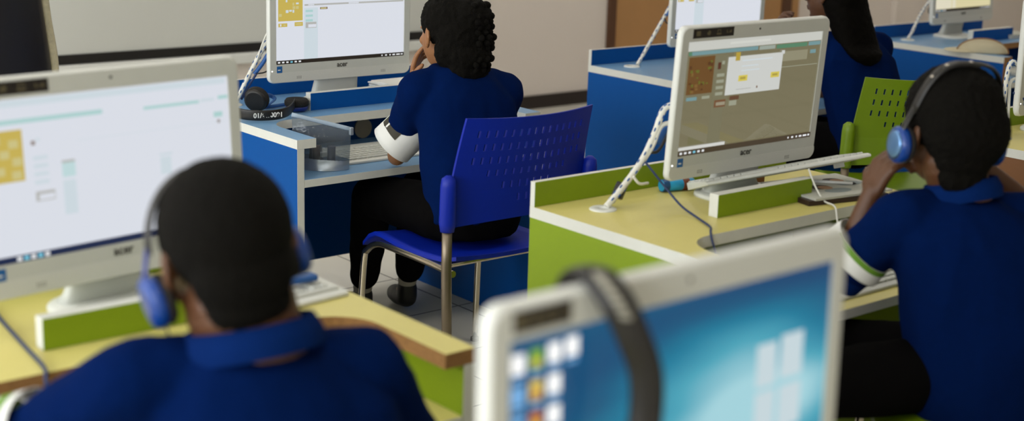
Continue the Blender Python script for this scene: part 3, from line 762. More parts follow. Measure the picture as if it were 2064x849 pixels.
def person(label, skin, J, look, tilt=0., hands=None, hk=1., collar=True, hair=None, armbands=None, shirt_w=.155, shirt_d=.105, seed=1., sleeve=.85, legs=True, nr=.05, hem=.03, cw=1.22):
    """J: dict of joints in world space. Builds skin body, shirt, trousers, hair, shoes."""
    P = Person(label, (J['pelvis'][0], J['pelvis'][1], 0), skin)
    J = {k: V(v) for k, v in J.items()}
    rt = (J['shR'] - J['shL']).normalized(); fw = UP.cross(rt).normalized()
    hr = (J['hipR'] - J['hipL']).normalized(); hf = UP.cross(hr).normalized()
    b = P.b; S = head(P, J['head'], look, tilt, hk); k = hk
    nb = J['neck']; hb = S @ V((0, -.022, -.055))
    b.limb([nb - UP*.05 - fw*.01, nb, hb], [nr*1.12, nr, nr*1.05])
    b.loft([(J['pelvis'] - UP*.05, hr, .10, hf, .075), (J['pelvis'], hr, .125, hf, .085), (vmid(J['pelvis'], J['chest'], .5), rt, .11, fw, .078), (J['chest'], rt, .12, fw, .085), (vmid(J['chest'], nb, .6), rt, .12, fw, .07), (nb - UP*.03, rt, .05, fw, .05)])
    for s in 'LR':
        sh, el, wr = J['sh'+s], J['el'+s], J['wr'+s]
        b.limb([vmid(nb, sh, .3) - UP*.03, sh, vmid(sh, el, .5), el, vmid(el, wr, .35), wr], [.04, .045, .036, .031, .030, .0215])
        h = hands[s]; hand(b, wr, *h[0], **h[1])
        if legs:
            hi, kn, an = J['hip'+s], J['knee'+s], J['ank'+s]
            b.limb([hi, kn, vmid(kn, an, .35), an], [.06, .045, .042, .028])
            fo = J['toe'+s]; b.limb([an, an - UP*.045, fo], [.028, .032, .026])
    me = remesh(b, .0045, 5, 'body'); P.part('body', me, skin)
    eyes(P, S, k)
    # shirt
    t = MB(); pv, ch = J['pelvis'], J['chest']
    top = nb - UP*.012
    t.loft([(pv - UP*hem , hr, shirt_w*.98, hf, shirt_d*1.05), (vmid(pv, ch, .35), vmid(hr, rt, .4).normalized(), shirt_w*1.0, vmid(hf, fw, .4).normalized(), shirt_d*1.08), (vmid(pv, ch, .7), rt, shirt_w*1.0, fw, shirt_d*1.02), (ch, rt, shirt_w*1.02, fw, shirt_d*1.0), (vmid(ch, top, .45) - fw*.006, rt, shirt_w*1.0, fw, shirt_d*.92), (vmid(ch, top, .8) - fw*.01, rt, shirt_w*.72, fw, shirt_d*.72), (top, rt, nr*cw, fw, nr*1.2)])
    for s in 'LR':
        sh, el = J['sh'+s], J['el'+s]; cu = vmid(sh, el, sleeve)
        t.limb([top - UP*.035 + (sh-top)*.2, vmid(top, sh, .62) - UP*.008, sh, vmid(sh, cu, .5), cu], [.045, .054, .062, .058, .056])
        # armpit filler
        t.limb([vmid(ch, sh, .75) - UP*.02, vmid(ch, sh, .5) - UP*.06], [.058, .06])
    me = remesh(t, .007, 9, 'shirt', wrinkle(.0065, 10., seed)); shirt = P.part('shirt', me, NAVY)
    for s in 'LR':
        sh, el = J['sh'+s], J['el'+s]; cu = vmid(sh, el, sleeve); d = (el - sh).normalized()
        q = MB(); q.tube([cu + d*.010, cu + d*.046], .059, NAVYC, 24, cap=False); q.tube([cu + d*.046, cu + d*.010], .055, NAVYC, 24, cap=False); put('sleeve_hem', q, shirt)
    if collar:
        ax = (hb - nb).normalized(); ax = (ax*.35 + UP*.65 + fw*.22).normalized()
        q = MB(); prof = [(nr*1.34, -.020), (nr*1.36, .0), (nr*1.22, .022), (nr*1.15, .023), (nr*1.15, .0)]
        R = UP.rotation_difference(ax).to_matrix().to_4x4()
        i = q.slot(NAVYC); rings = []
        for (rr, zz) in prof: rings.append([q.bm.verts.new(Matrix.Translation(nb - fw*.004) @ R @ V((rr*cos(a), rr*sin(a)*1.0, zz))) for a in [2*pi*x/36 for x in range(36)]])
        for a, c in zip(rings, rings[1:]):
            for x in range(36): F = q.bm.faces.new((a[x], a[(x+1) % 36], c[(x+1) % 36], c[x])); F.material_index = i; F.smooth = True
        put('collar', q, shirt)
    if legs:
        t = MB(); t.loft([(pv - UP*.075, hr, .135, hf, .115), (pv - UP*.03, hr, .15, hf, .115), (pv + UP*.03, hr, .14, hf, .10)])
        for s in 'LR':
            hi, kn, an = J['hip'+s], J['knee'+s], J['ank'+s]
            t.limb([hi, vmid(hi, kn, .5), kn, vmid(kn, an, .4), vmid(kn, an, .86)], [.086, .080, .068, .062, .05])
        P.part('trousers', remesh(t, .008, 9, 'trousers', wrinkle(.004, 10., seed+3)), TROUSER)
        for s in 'LR':
            an, fo = J['ank'+s], J['toe'+s]; q = MB()
            q.limb([an - UP*.02, an - UP*.055], [.036, .036]); q.limb([an - UP*.058, vmid(an - UP*.06, fo, .6), fo], [.036, .037, .031])
            P.part('shoe', remesh(q, .006, 5, 'shoe'), SHOE)
            q = MB(); q.limb([vmid(J['knee'+s], an, .75), an], [.036, .0335]); P.part('sock', remesh(q, .006, 3, 'sock'), SOCK)
    if hair: hair(P, S, k, J)
    return P, S, shirt
def hair_short(P, S, k, J):
    b = MB(); R = S.to_3x3().normalized()
    def E(p, r): b.ell(S @ V(p), tuple(q*k for q in r), R=R)
    E((0, -.018, .036), (.080, .096, .084)); E((0, -.058, -.012), (.064, .05, .058)); E((0, -.062, -.052), (.054, .034, .036)); E((0, -.058, -.085), (.048, .026, .03))
    P.part('hair', remesh(b, .005, 6, 'hair', fuzz(.0016, 130)), HAIR)
def hair_thick(P, S, k, J):
    b = MB(); R = S.to_3x3().normalized()
    def E(p, r): b.ell(S @ V(p), tuple(q*k for q in r), R=R)
    E((.002, -.014, .044), (.094, .104, .094)); E((.006, -.056, .005), (.088, .07, .08)); E((0, -.066, -.04), (.064, .042, .05)); E((0, -.064, -.085), (.05, .03, .035))
    P.part('hair', remesh(b, .005, 5, 'hair', fuzz(.003, 90)), HAIR)
def hair_braided(P, S, k, J):
    b = MB(); R = S.to_3x3().normalized()
    def E(p, r): b.ell(S @ V(p), tuple(q*k for q in r), R=R)
    E((0, -.02, .04), (.084, .098, .09)); E((-.012, -.06, -.05), (.066, .045, .06)); E((.01, -.07, -.005), (.082, .066, .082)); E((.02, -.09, -.06), (.072, .052, .056)); E((.03, -.085, .05), (.07, .06, .06)); E((.02, -.085, -.105), (.068, .042, .05))
    me = remesh(b, .005, 5, 'hair', fuzz(.004, 70)); h = P.part('hair', me, HAIR)
    rnd = random.Random(11)
    for j, (x0, y0) in enumerate(((.078, -.055), (.086, -.085), (.07, -.115), (.045, -.128), (.015, -.132))):
        q = MB()
        for i in range(13):
            t = i/12; z = .085 - t*.19
            bx = x0 + .014*sin(pi*t) + .004*(-1)**i; by = y0 - .004*sin(pi*t) + .004*(-1)**(i//2)
            q.ell(S @ V((bx, by, z)), (.0125*(1 - .35*t), .0125*(1-.35*t), .0115), HAIR, R=R @ Matrix.Rotation(.6*(-1)**i, 3, 'Y'), sub=2)
        put('braid', q, h)
def hair_long(P, S, k, J):
    b = MB(); R = S.to_3x3().normalized()
    def E(p, r): b.ell(S @ V(p), tuple(q*k for q in r), R=R)
    E((0, -.02, .036), (.083, .098, .086)); E((.0, -.065, -.01), (.078, .062, .085))
    nb = J['neck']; rt = (J['shR'] - J['shL']).normalized(); fw = UP.cross(rt).normalized()
    a = S @ V((0, -.075, -.05)); c = nb - fw*.095 - UP*.045; d = nb - fw*.135 - UP*.118
    b.loft([(S @ V((0, -.05, .03)), rt, .082, fw, .07), (a + fw*.02, rt, .094, fw, .07), (c + fw*.025, rt, .090, fw, .06), (vmid(c, d, .4) - fw*.004, rt, .078, fw, .05), (vmid(c, d, .75), rt, .058, fw, .042), (d, rt, .016, fw, .016)])
    P.part('hair', remesh(b, .006, 6, 'hair', fuzz(.0022, 60)), HAIRLONG)

# ---- armband of paper: open cone of given axis
def armband(a, b, ra, rb, label, arm_dir_print=None, m=PAPER, th=.0015, stripe=None):
    a, b = V(a), V(b); d = (b - a).normalized(); n = d.orthogonal().normalized(); c = d.cross(n)
    r = empty('armband', b, 0, label, 'armband')
    def ring(t, dr=0., s=40):
        p = a + (b-a)*t; R = ra + (rb-ra)*t + dr
        return [p + n*R*cos(2*pi*q/s)*1.06 + c*R*sin(2*pi*q/s)*.94 for q in range(s)]
    q = MB(); i = q.slot(m); L = [ring(t/6) for t in range(7)] + [ring(1-t/6, -th) for t in range(7)]
    rows = [[q.bm.verts.new(p) for p in x] for x in L]
    for x, y in zip(rows, rows[1:] + rows[:1]):
        for k in range(40): F = q.bm.faces.new((x[k], x[(k+1) % 40], y[(k+1) % 40], y[k])); F.material_index = i; F.smooth = True
    put('paper_band', q, r)
    def patch(name, t0, t1, dir0, half, mm, off=.0012):
        """a printed patch wrapped on the band, centred on world direction dir0"""
        dv = V(dir0); dv = dv - d*dv.dot(d); ang = math.atan2(dv.dot(c)/.94, dv.dot(n)/1.06)
        z = MB(); j = z.slot(mm); g = []
        for t in (t0, (t0+t1)/2, t1):
            p = a + (b-a)*t; R = ra + (rb-ra)*t + off
            g.append([z.bm.verts.new(p + n*R*cos(ang + half*(w/24*2-1))*1.06 + c*R*sin(ang + half*(w/24*2-1))*.94) for w in range(25)])
        for x, y in zip(g, g[1:]):
            for w in range(24): F = z.bm.faces.new((x[w], x[w+1], y[w+1], y[w])); F.material_index = j
        put(name, z, r)
    return r, patch

def people():
    # girl at the blue desk
    gh = {'L': (((.1, -.02, 1), (.55, -.6, 0), (.45, -.5, .2)), dict(sc=.9, curls=(.25, .3, .4, .5), spread=.1, tout=.8)),
          'R': (((-.1, 1, -.1), (0, 0, -1), (-1, 0, 0)), dict(curls=(.35, .35, .4, .45)))}
    J = dict(pelvis=(2.665, 3.345, .545), hipL=(2.585, 3.37, .53), hipR=(2.75, 3.36, .53), kneeL=(2.60, 3.79, .50), kneeR=(2.80, 3.80, .50), ankL=(2.705, 4.0, .115), ankR=(2.88, 3.98, .115), toeL=(2.73, 4.13, .035), toeR=(2.92, 4.11, .035),
             chest=(2.672, 3.385, .79), neck=(2.664, 3.43, .978), head=(2.65, 3.475, 1.060), shL=(2.528, 3.45, .895), shR=(2.822, 3.405, .875), elL=(2.588, 3.64, .66), elR=(2.89, 3.56, .70), wrL=(2.640, 3.632, .878), wrR=(2.86, 3.74, .652))
    person('girl seated from behind in navy shirt, braided dark hair, hand at her face', SKIN2, J, (.10, 1, -.08), .0, gh, 1.0, False, hair_braided, cw=1.75, seed=2., sleeve=.62, shirt_w=.158)
    # boy in the left foreground
    bh = {'L': (((.3, 1, -.1), (0, 0, -1), (1, 0, 0)), dict()), 'R': (((-.35, 1, -.1), (0, 0, -1), (-1, 0, 0)), dict())}
    J = dict(pelvis=(1.05, 1.62, .545), hipL=(.97, 1.66, .53), hipR=(1.13, 1.62, .53), kneeL=(.93, 2.05, .50), kneeR=(1.22, 2.03, .50), ankL=(.93, 2.1, .10), ankR=(1.22, 2.08, .10), toeL=(.93, 2.22, .035), toeR=(1.24, 2.2, .035),
             chest=(.99, 1.645, .78), neck=(.955, 1.685, .935), head=(.938, 1.725, 1.05), shL=(.80, 1.735, .885), shR=(1.12, 1.655, .865), elL=(.685, 1.915, .735), elR=(1.26, 1.70, .65), wrL=(.83, 2.06, .655), wrR=(1.10, 1.97, .655))
    person('boy in foreground left from behind, navy polo shirt, short cropped hair, blue headphones', SKIN1, J, (.18, 1, -.1), -.13, bh, 1.14, True, hair_short, nr=.074, seed=5., sleeve=.75, shirt_w=.17, shirt_d=.115)
    # boy on the right
    bh = {'L': (((.35, -.12, .9), (.5, -.1, -.3), (.6, .2, -.1)), dict(sc=.95, curls=(.75, .8, .8, .8), tout=.9, tcurl=.5)),
          'R': (((-.6, .1, .7), (-.5, -.5, 0), (-.3, .5, .3)), dict(curls=(.6, .6, .6, .6)))}
    J = dict(pelvis=(2.725, 1.60, .545), hipL=(2.655, 1.66, .53), hipR=(2.80, 1.58, .53), kneeL=(2.36, 1.83, .505), kneeR=(2.56, 2.0, .51), ankL=(2.38, 1.90, .10), ankR=(2.58, 2.06, .10), toeL=(2.32, 2.0, .035), toeR=(2.52, 2.17, .035),
             chest=(2.695, 1.645, .77), neck=(2.68, 1.695, .925), head=(2.672, 1.735, 1.047), shL=(2.55, 1.745, .868), shR=(2.845, 1.60, .85), elL=(2.53, 1.875, .722), elR=(3.08, 1.73, .80), wrL=(2.568, 1.842, .90), wrR=(2.955, 1.81, .918))
    person('boy at right in navy shirt with bare forearm raised to his face, blue earcup', SKIN1, J, (.48, 1, -.12), .05, bh, 1.08, True, hair_thick, nr=.062, hem=.10, seed=9., sleeve=.8, shirt_w=.182, shirt_d=.13)
    # person at the middle blue desk
    bh = {'L': (((-.15, .1, 1), (.3, -1, 0), (1, .1, 0)), dict(curls=(.7, .8, .85, .9))), 'R': (((-.2, 1, -.1), (0, 0, -1), (-1, 0, 0)), dict())}
    J = dict(pelvis=(4.64, 3.33, .545), hipL=(4.56, 3.36, .53), hipR=(4.73, 3.35, .53), kneeL=(4.56, 3.78, .5), kneeR=(4.75, 3.78, .5), ankL=(4.57, 3.95, .10), ankR=(4.76, 3.95, .10), toeL=(4.57, 4.07, .035), toeR=(4.77, 4.07, .035),
             chest=(4.60, 3.41, .80), neck=(4.56, 3.455, .97), head=(4.515, 3.505, 1.115), shL=(4.435, 3.50, .905), shR=(4.745, 3.435, .895), elL=(4.42, 3.70, .70), elR=(4.83, 3.58, .70), wrL=(4.505, 3.73, .915), wrR=(4.77, 3.76, .665))
    person('person with long dark hair in navy shirt at the middle blue desk, seen in profile', SKIN1, J, (-.12, 1, -.06), 0., bh, 1.05, False, hair_long, seed=12., sleeve=.7, shirt_w=.168, shirt_d=.12)
    # armbands
    r, patch = armband((2.594, 3.535, .797), (2.540, 3.60, .708), .072, .076, 'white paper armband with dark print on the left arm of girl at blue desk')
    for nm, t0, t1, dr, hf, mm, of in (('green_print', .05, .62, (-.9, -.05, .45), .42, GREENPRINT, .0012), ('dark_print', .2, .64, (-.75, -.45, .35), .42, SLEEVEPRINT, .0016), ('dark_print', .30, .66, (-.98, .25, .4), .18, SLEEVEPRINT, .0018), ('white_print', .28, .62, (-.95, -.12, .42), .05, PAPER, .0022), ('white_print', .10, .22, (-.9, -.1, .5), .26, PAPER, .0022)):
        patch(nm, t0, t1, dr, hf, mm, of)
    r, patch = armband((.715, 1.855, .795), (.69, 1.905, .77), .062, .064, 'white and green armband on left arm of boy in foreground left')
    patch('green_stripe', .3, .7, (-.3, -.8, .5), 1.2, GREENPRINT)
    r, patch = armband((2.548, 1.832, .792), (2.538, 1.856, .762), .076, .082, 'white armband with green stripe on left arm of boy at right')
    patch('green_stripe', .0, .3, (-.6, -.8, .1), 1.2, GREENPRINT)
people()

# ------------------------------------------------------------------ headphones
def headphones(M, w, h, label, band_m, cup_m, shell_m, pad_m=None, arm_m=None, cup_r=.036, glint_m=None, cable=None, band_w=.014, face_m=None, sq=.62):
    """M: frame with x ear to ear, z towards the band apex"""
    r = empty('headphones', M.translation, 0, label, 'headphones', 'headphones')
    pad_m = pad_m or BLACKSOFT; arm_m = arm_m or shell_m
    pts = [M @ V((w*math.copysign(abs(cos(t))**sq, cos(t)), 0, .01 + h*sin(t)**.9)) for t in [pi*k/28 for k in range(29)]]
    nrm = M.to_3x3() @ V((0, 1, 0))
    b = MB(); b.tube(pts[3:-3], [(band_w, .004)]*len(pts[3:-3]), band_m, 14, flat=nrm); put('headband', b, r)
    for s in (-1, 1):
        b = MB(); b.lathe([(cup_r*.55, .0), (cup_r*.98, .0), (cup_r, .006), (cup_r*.98, .014), (cup_r*.86, .019), (cup_r*.5, .021)], shell_m, M @ Matrix.Translation((s*w, 0, 0)) @ Matrix.Rotation(s*pi/2, 4, 'Y'))
        cup = put('earcup', b, r)
        if face_m:
            b = MB(); b.lathe([(cup_r*.80, .0198), (cup_r*.6, .0222), (cup_r*.1, .0226)], face_m, M @ Matrix.Translation((s*w, 0, 0)) @ Matrix.Rotation(s*pi/2, 4, 'Y')); put('cup_face', b, cup)
        b = MB(); b.lathe([(cup_r*.45, -.012), (cup_r*.85, -.014), (cup_r, -.008), (cup_r*.98, -.001), (cup_r*.5, -.001)], pad_m, M @ Matrix.Translation((s*w, 0, 0)) @ Matrix.Rotation(s*pi/2, 4, 'Y')); put('ear_pad', b, cup)
        k = 2 if s > 0 else -3
        b = MB(); e = pts[4] if s > 0 else pts[-5]; b.tube([M @ V((s*(w+.012), 0, .005)), M @ V((s*(w+.013), 0, .03)), e], [(.012, .003), (.010, .003), (.009, .003)], arm_m, 10, flat=nrm); put('slider_arm', b, r)
    if glint_m:
        b = MB()
        for k in range(*glint_m[1]):
            p = pts[k]; o = (p - M.translation).normalized(); b.ell(p + o*.0038, (.0045, .0045, .002), glint_m[0], R=UP.rotation_difference(o).to_matrix(), sub=2)
        put('band_print_or_glint', b, r)
    if cable:
        b = MB(); b.tube(spline(cable, 8), .0016, CABLE_NAVY, 8); put('cord', b, r)
    return r
def hframe(c, fwd, up=(0, 0, 1)):
    r, f, u = frame(fwd, up); return Matrix(((r.x,f.x,u.x,c[0]),(r.y,f.y,u.y,c[1]),(r.z,f.z,u.z,c[2]),(0,0,0,1)))
def all_headphones():
    M = hframe((.938, 1.722, 1.018), (.18, 1, -.1)) @ Matrix.Rotation(-.24, 4, 'Y') @ Matrix.Rotation(-.12, 4, 'X')
    headphones(M, .097, .146, 'blue headphones worn by the boy in foreground left', BLACK, HP_BLUE, HP_BLUE, arm_m=HP_DARKBLUE, sq=.95, cup_r=.037, cable=[M @ V((-.099, .01, -.034)), M @ V((-.097, .02, -.08)), (.86, 1.735, .925), (.87, 1.76, .89), (.88, 1.85, .80)])
    M = hframe((2.672, 1.735, 1.015), (.48, 1, -.12)) @ Matrix.Rotation(.05, 4, 'Y') @ Matrix.Rotation(.34, 4, 'X')
    headphones(M, .105, .180, 'headphones with silver-blue earcups worn by boy at right', BLACK, HP_BLUE, HP_BLUE, arm_m=BLACK, cup_r=.040, glint_m=(mat('pale_band_glint', (190, 180, 165), .3), (14, 23, 3)), face_m=HP_SILV, band_w=.013)  # highlights along the headband put in as pale beads
    # black pair folded on the blue desk, band towards the viewer
    r = empty('headphones', (2.35, 4.02, DZ), 0, 'black headphones lying on blue desk with white handwritten number on the band', 'headphones', 'headphones')
    path = spline([(2.275, 4.10, .778), (2.238, 4.045, .775), (2.236, 3.985, .772), (2.272, 3.945, .770), (2.33, 3.932, .770), (2.385, 3.955, .772), (2.43, 4.0, .776), (2.455, 4.03, .780)], 8)
    b = MB(); b.tube(path, [(.017, .003)]*len(path), BLACK, 14, flat=UP); hb = put('headband', b, r)
    Mt = Matrix.Translation((2.300, 3.9325, .770)) @ Matrix.Rotation(radians(-14), 4, 'Z') @ Matrix(((1,0,0,0),(0,0,-1,0),(0,1,0,0),(0,0,0,1)))
    put('band_number', text_mesh('01/61/0091', .021, Mt, .0004, PAPER, bold=.0006), hb, label='white handwritten number')
    Mc = hframe((2.345, 4.085, .794), (.75, .6, .25)) @ Matrix.Rotation(-pi/2, 4, 'X')
    b = MB(); b.lathe([(.02, -.004), (.038, -.004), (.041, .002), (.041, .012), (.034, .020), (.02, .016)], BLACKSOFT, Mc); b.lathe([(.03, -.016), (.036, -.014), (.038, -.004), (.02, -.004)], BLACK, Mc); put('earcup', b, r)
    Mc = Matrix.Translation((2.475, 4.05, .768))
    b = MB(); b.lathe([(.02, .0), (.037, .0), (.040, .006), (.040, .016), (.034, .024), (.02, .018)], BLACKSOFT, Mc); put('earcup', b, r)
    b = MB(); b.lathe([(.02, -.016), (.034, -.014), (.037, -.006), (.036, .0), (.02, .0)], HP_DARKBLUE, Mc); put('cup_shell', b, r, label='dark blue cup shell')
    b = MB(); b.tube(spline([(2.385, 4.12, .80), (2.44, 4.16, .788), (2.452, 4.15, .776), (2.41, 4.12, .765)], 8), [(.007, .003)]*25, CABLE_B, 8, flat=UP); put('slider_arm', b, r, label='bright blue slider arm')
    b = MB(); b.tube(spline([(2.36, 4.14, .757), (2.42, 4.13, .757), (2.5, 4.14, .757), (2.52, 4.10, .755)], 8), .006, CABLE_B, 8); put('cord', b, r, label='blue cord')
    # black pair hanging over the nearest monitor's top left corner
    c = V((.955, 1.0, 1.085))
    M = Matrix.Translation(c) @ Matrix.Rotation(radians(12), 4, 'Z') @ Matrix.Rotation(radians(-34), 4, 'Y')
    r = empty('headphones', (.955, 1.0, 1.02), 0, 'black headphones hung over the corner of nearest monitor', 'headphones', 'headphones')
    path = spline([(.992, 1.075, 1.10), (.990, 1.075, 1.15), (.984, 1.055, 1.178), (.972, 1.018, 1.187), (.972, .988, 1.168), (.985, .977, 1.135), (1.002, .971, 1.09), (1.004, .970, 1.04), (.992, .970, .99), (.972, .972, .955)], 8)
    b = MB(); b.tube(path, [(.018, .007)]*len(path), BLACK, 16, flat=V((.78, -.6, .1)), fix=True); hb = put('headband', b, r)
    b = MB()
    for k in range(24, 38, 2): b.ell(path[k] + V((-.004, -.006, .002)), (.006, .009, .004), mat('grey_band_print', (140, 136, 122), .5), sub=2)
    put('band_print_or_glint', b, hb, label='grey maker print on the band')
    Mc = Matrix.Translation((.955, .975, .925)) @ Matrix.Rotation(radians(100), 4, 'Y')
    b = MB(); b.lathe([(.02, -.01), (.038, -.01), (.04, .0), (.038, .012), (.02, .014)], BLACK, Mc); put('earcup', b, r)
    Mc = Matrix.Translation((.975, 1.095, 1.075)) @ Matrix.Rotation(radians(90), 4, 'X')
    b = MB(); b.lathe([(.02, -.01), (.038, -.01), (.04, .0), (.038, .012), (.02, .014)], BLACK, Mc); put('earcup', b, r)
all_headphones()

# ------------------------------------------------------------------ small things
def keyboard(M, label, L=.44, D=.15, group='white keyboards'):
    """local: x along, y depth (back +), z up; origin front left corner at the bottom"""
    r = empty('keyboard', M.translation, 0, label, 'keyboard', group)
    b = MB(); b.prism([(0, 0), (D, .0), (D, .020), (.012, .011), (0, .007)], 0, L, PLASTIC_W, M=M, axis='x'); bevel(put('case', b, r), .002)
    b = MB(); rnd = random.Random(2)
    for row in range(6):
        y0 = .016 + row*.0205; z = .0125 + row*.0014; x = .012
        while x < L-.026:
            w = .0165
            if row == 0 and .09 < x < .2: w = .105
            if not (.285*L/.44 < x < .293*L/.44): b.rbox((x, y0, z-.004), (min(x+w, L-.012), y0+.017, z+.004), PLASTIC_W2, .0015, 1, M)
            x += w + .0028
    put('keys', b, r)
    for x in (.03, L-.06):
        b = MB(); b.rbox((x, D-.03, -.0 if M[2][3] < SHZ+.05 else -.012), (x+.03, D-.022, .004), PLASTIC_W, .001, 1, M); put('fold_foot', b, r)
    return r
def mouse(c, yaw, label):
    M = Matrix.Translation(c) @ Matrix.Rotation(yaw, 4, 'Z')
    r = empty('computer_mouse', c, yaw, label, 'mouse', 'white mice')
    b = MB(); b.ell(M @ V((0, 0, .012)), (.030, .052, .022), PLASTIC_W, R=M.to_3x3()); 
    for v in b.bm.verts:
        if v.co.z < c[2]: v.co.z = c[2]
    put('shell', b, r)
    b = MB(); b.cyl(M @ V((0, .026, .031)), .006, .007, PLASTIC_W2, M.to_3x3() @ V((1, 0, 0)), 16); put('scroll_wheel', b, r)
    return r
def cable_bundle(pts, label, rad=.008, plug=None, tie=None, extra=None, dark=True):
    r = empty('cable_bundle', pts[-1], 0, label, 'cables', 'cable bundles')
    sp = spline(pts, 10); b = MB(); b.tube(sp, rad, CABLE_W, 10)
    main = put('white_sleeve', b, r)
    b = MB(); n = len(sp)
    for k in range(4, n-2, 3):
        d = (sp[min(k+1, n-1)] - sp[k-1]).normalized(); a = d.orthogonal().normalized()
        for q in range(3):
            ang = q*2.1 + k*.9; o = a*cos(ang) + d.cross(a)*sin(ang); b.ell(sp[k] + o*rad*.96, (.0022, .0022, .006), CABLE_B, R=UP.rotation_difference(d).to_matrix(), sub=2)
    put('blue_fleck', b, main)
    for e in (extra or []):
        b = MB(); b.tube(spline(e[0], 8), e[1], e[2], 8); put(e[3], b, r)
    if plug:
        b = MB(); b.rbox((-.012, -.014, -.02), (.012, .014, .02), BLACK, .004, 2, Matrix.Translation(plug) @ Matrix.Rotation(.5, 4, 'Y') @ Matrix.Rotation(.6, 4, 'Z')); put('ferrite_block', b, r, label='small black block on the cable')
    if tie:
        b = MB(); b.tube(spline(tie, 8), .0035, CABLE_W, 8); put('cable_tie', b, r)
    return r
def smalls():
    # ---- girl's blue desk
    keyboard(Matrix.Translation((2.465, 3.735, SHZ)), 'white keyboard on the shelf of blue desk beside the clear pouch', .44, .19)
    cable_bundle([(2.50, 4.215, .99), (2.47, 4.23, .955), (2.44, 4.24, .90), (2.40, 4.245, .83), (2.375, 4.25, .78), (2.355, 4.2505, .752)], 'white and blue cables rising from blue desk behind black headphones', .0075,
                 extra=[([(2.50, 4.20, .935), (2.475, 4.215, .925), (2.45, 4.225, .885), (2.425, 4.235, .85)], .007, CABLE_B, 'blue_plug_cord'), ([(2.505, 4.19, 1.01), (2.475, 4.21, 1.005), (2.455, 4.225, .96), (2.43, 4.23, .89)], .0025, CABLE_W, 'thin_white_cord'), ([(2.51, 4.2, .915), (2.50, 4.21, .885), (2.455, 4.21, .86), (2.425, 4.215, .855)], .0025, BLACK, 'black_cord'), ([(2.425, 4.22, .855), (2.405, 4.25, .80), (2.385, 4.255, .765)], .004, CABLE_NAVY, 'navy_cord')])
    # pencil pouch
    r = empty('pencil_pouch', (2.35, 3.715, SHZ), 0, 'clear plastic pencil pouch with silver base on the blue desk shelf', 'pencil pouch')
    A, Bv = V((2.312, 3.80, 0)), V((2.442, 3.69, 0)); ax = (Bv - A).normalized(); nr = V((-ax.y, ax.x, 0)); Lp = (Bv-A).length
    def sheet(z0, z1, fn, m, name, nu=16, nv=10, both=True):
        b = MB(); i = b.slot(m)
        for s in ((-1, 1) if both else (1,)):
            g = [[b.bm.verts.new(fn(u/nu, z0 + (z1-z0)*v/nv, s)) for v in range(nv+1)] for u in range(nu+1)]
            for u in range(nu):
                for v in range(nv): F = b.bm.faces.new((g[u][v], g[u+1][v], g[u+1][v+1], g[u][v+1])); F.material_index = i; F.smooth = True
        bmesh.ops.remove_doubles(b.bm, verts=b.bm.verts, dist=.0004)
        return put(name, b, r)
    def pf(u, z, s):
        h = (z - SHZ)/.128; th = .046*(1-h)**.8*sin(pi*min(max(u, .0), 1))**.5 + .0015
        wob = .004*noise.noise(V((u*6, h*6, s*3)))
        return A + ax*(Lp*(u*(1.0+.08*h) - .04*h)) + nr*(s*th + wob*(1-h)) + UP*(z + .042*h*(1-u))
    def pf2(u, z, s): return pf(u, z, s) + UP*0
    sheet(SHZ+.028, SHZ+.120, pf, FILM, 'clear_film'); sheet(SHZ+.001, SHZ+.030, pf, SILVER, 'silver_base')
    b = MB(); b.tube([pf(u/10, SHZ+.122, 0) + UP*.004 for u in range(11)], [(.003, .007)]*11, ZIPGREY, 10, flat=nr); zp = put('zipper_strip', b, r)
    b = MB(); e = pf(1, SHZ+.122, 0); b.rbox(e + V((-.006, -.006, -.014)), e + V((.006, .006, .01)), SILVER, .002); put('zip_pull', b, zp)
    cols = [mat('dark_pencil', (34, 28, 24), .5), mat('brown_pencil', (70, 44, 26), .5), mat('grey_eraser', (150, 150, 146), .7), mat('navy_pencil', (20, 28, 60), .5), mat('white_sharpener', (190, 190, 186), .5)]
    for k, (u, t) in enumerate(((.3, .2), (.42, -.1), (.55, .25), (.68, .05), (.5, -.3))):
        p = A + ax*Lp*u + nr*.006*(-1)**k; q = p + ax*.028*t + UP*.072; b = MB()
        if k == 2: b.rbox((-.012, -.008, -.008), (.012, .008, .008), cols[4], .003, 2, Matrix.Translation(p + UP*(SHZ+.045) - nr*.01))
        else: b.tube([p + UP*(SHZ+.012), q + UP*SHZ], .008 + .005*(k % 2), cols[k % 4], 8)
        thing_mesh('pencil' if k != 2 else 'eraser', b, p + UP*(SHZ+.01), ('dark pencil standing inside the clear pouch' if k != 2 else 'pale eraser inside the clear pouch'), 'pencil' if k != 2 else 'eraser', 'pencils in the pouch' if k != 2 else None)
    # papers behind the rail
    r = empty('paper_stack', (3.02, 4.13, DZ), 0, 'stack of loose white papers behind the girl on blue desk', 'papers')
    rnd = random.Random(4)
    for k in range(9):
        b = MB(); b.box((-.11, -.14, 0), (.11, .14, .004), PAPER, Matrix.Translation((3.02+rnd.uniform(-.008, .008), 4.13+rnd.uniform(-.008, .008), DZ+.0005+k*.0044)) @ Matrix.Rotation(rnd.uniform(-.1, .1), 4, 'Z')); put('sheet', b, r)
    b = MB(); b.rbox((2.80, 4.04, DZ+.001), (2.835, 4.24, DZ+.022), BLACK, .004); b.rbox((2.805, 4.05, DZ+.0222), (2.83, 4.235, DZ+.026), PAPER, .001)
    thing_mesh('ruler_case', b, (2.82, 4.14, DZ), 'black and white pencil case lying beside the monitor foot on blue desk', 'pencil case')
    mouse((2.862, 3.79, SHZ), 0, 'white mouse under the hand of girl at blue desk')
    # ---- foreground left desk
    keyboard(Matrix.Translation((1.275, 2.24, DZ+.001)) @ Matrix.Rotation(.10, 4, 'Z'), 'white keyboard on the yellow desk top beside the head of seated boy', .225, .16)
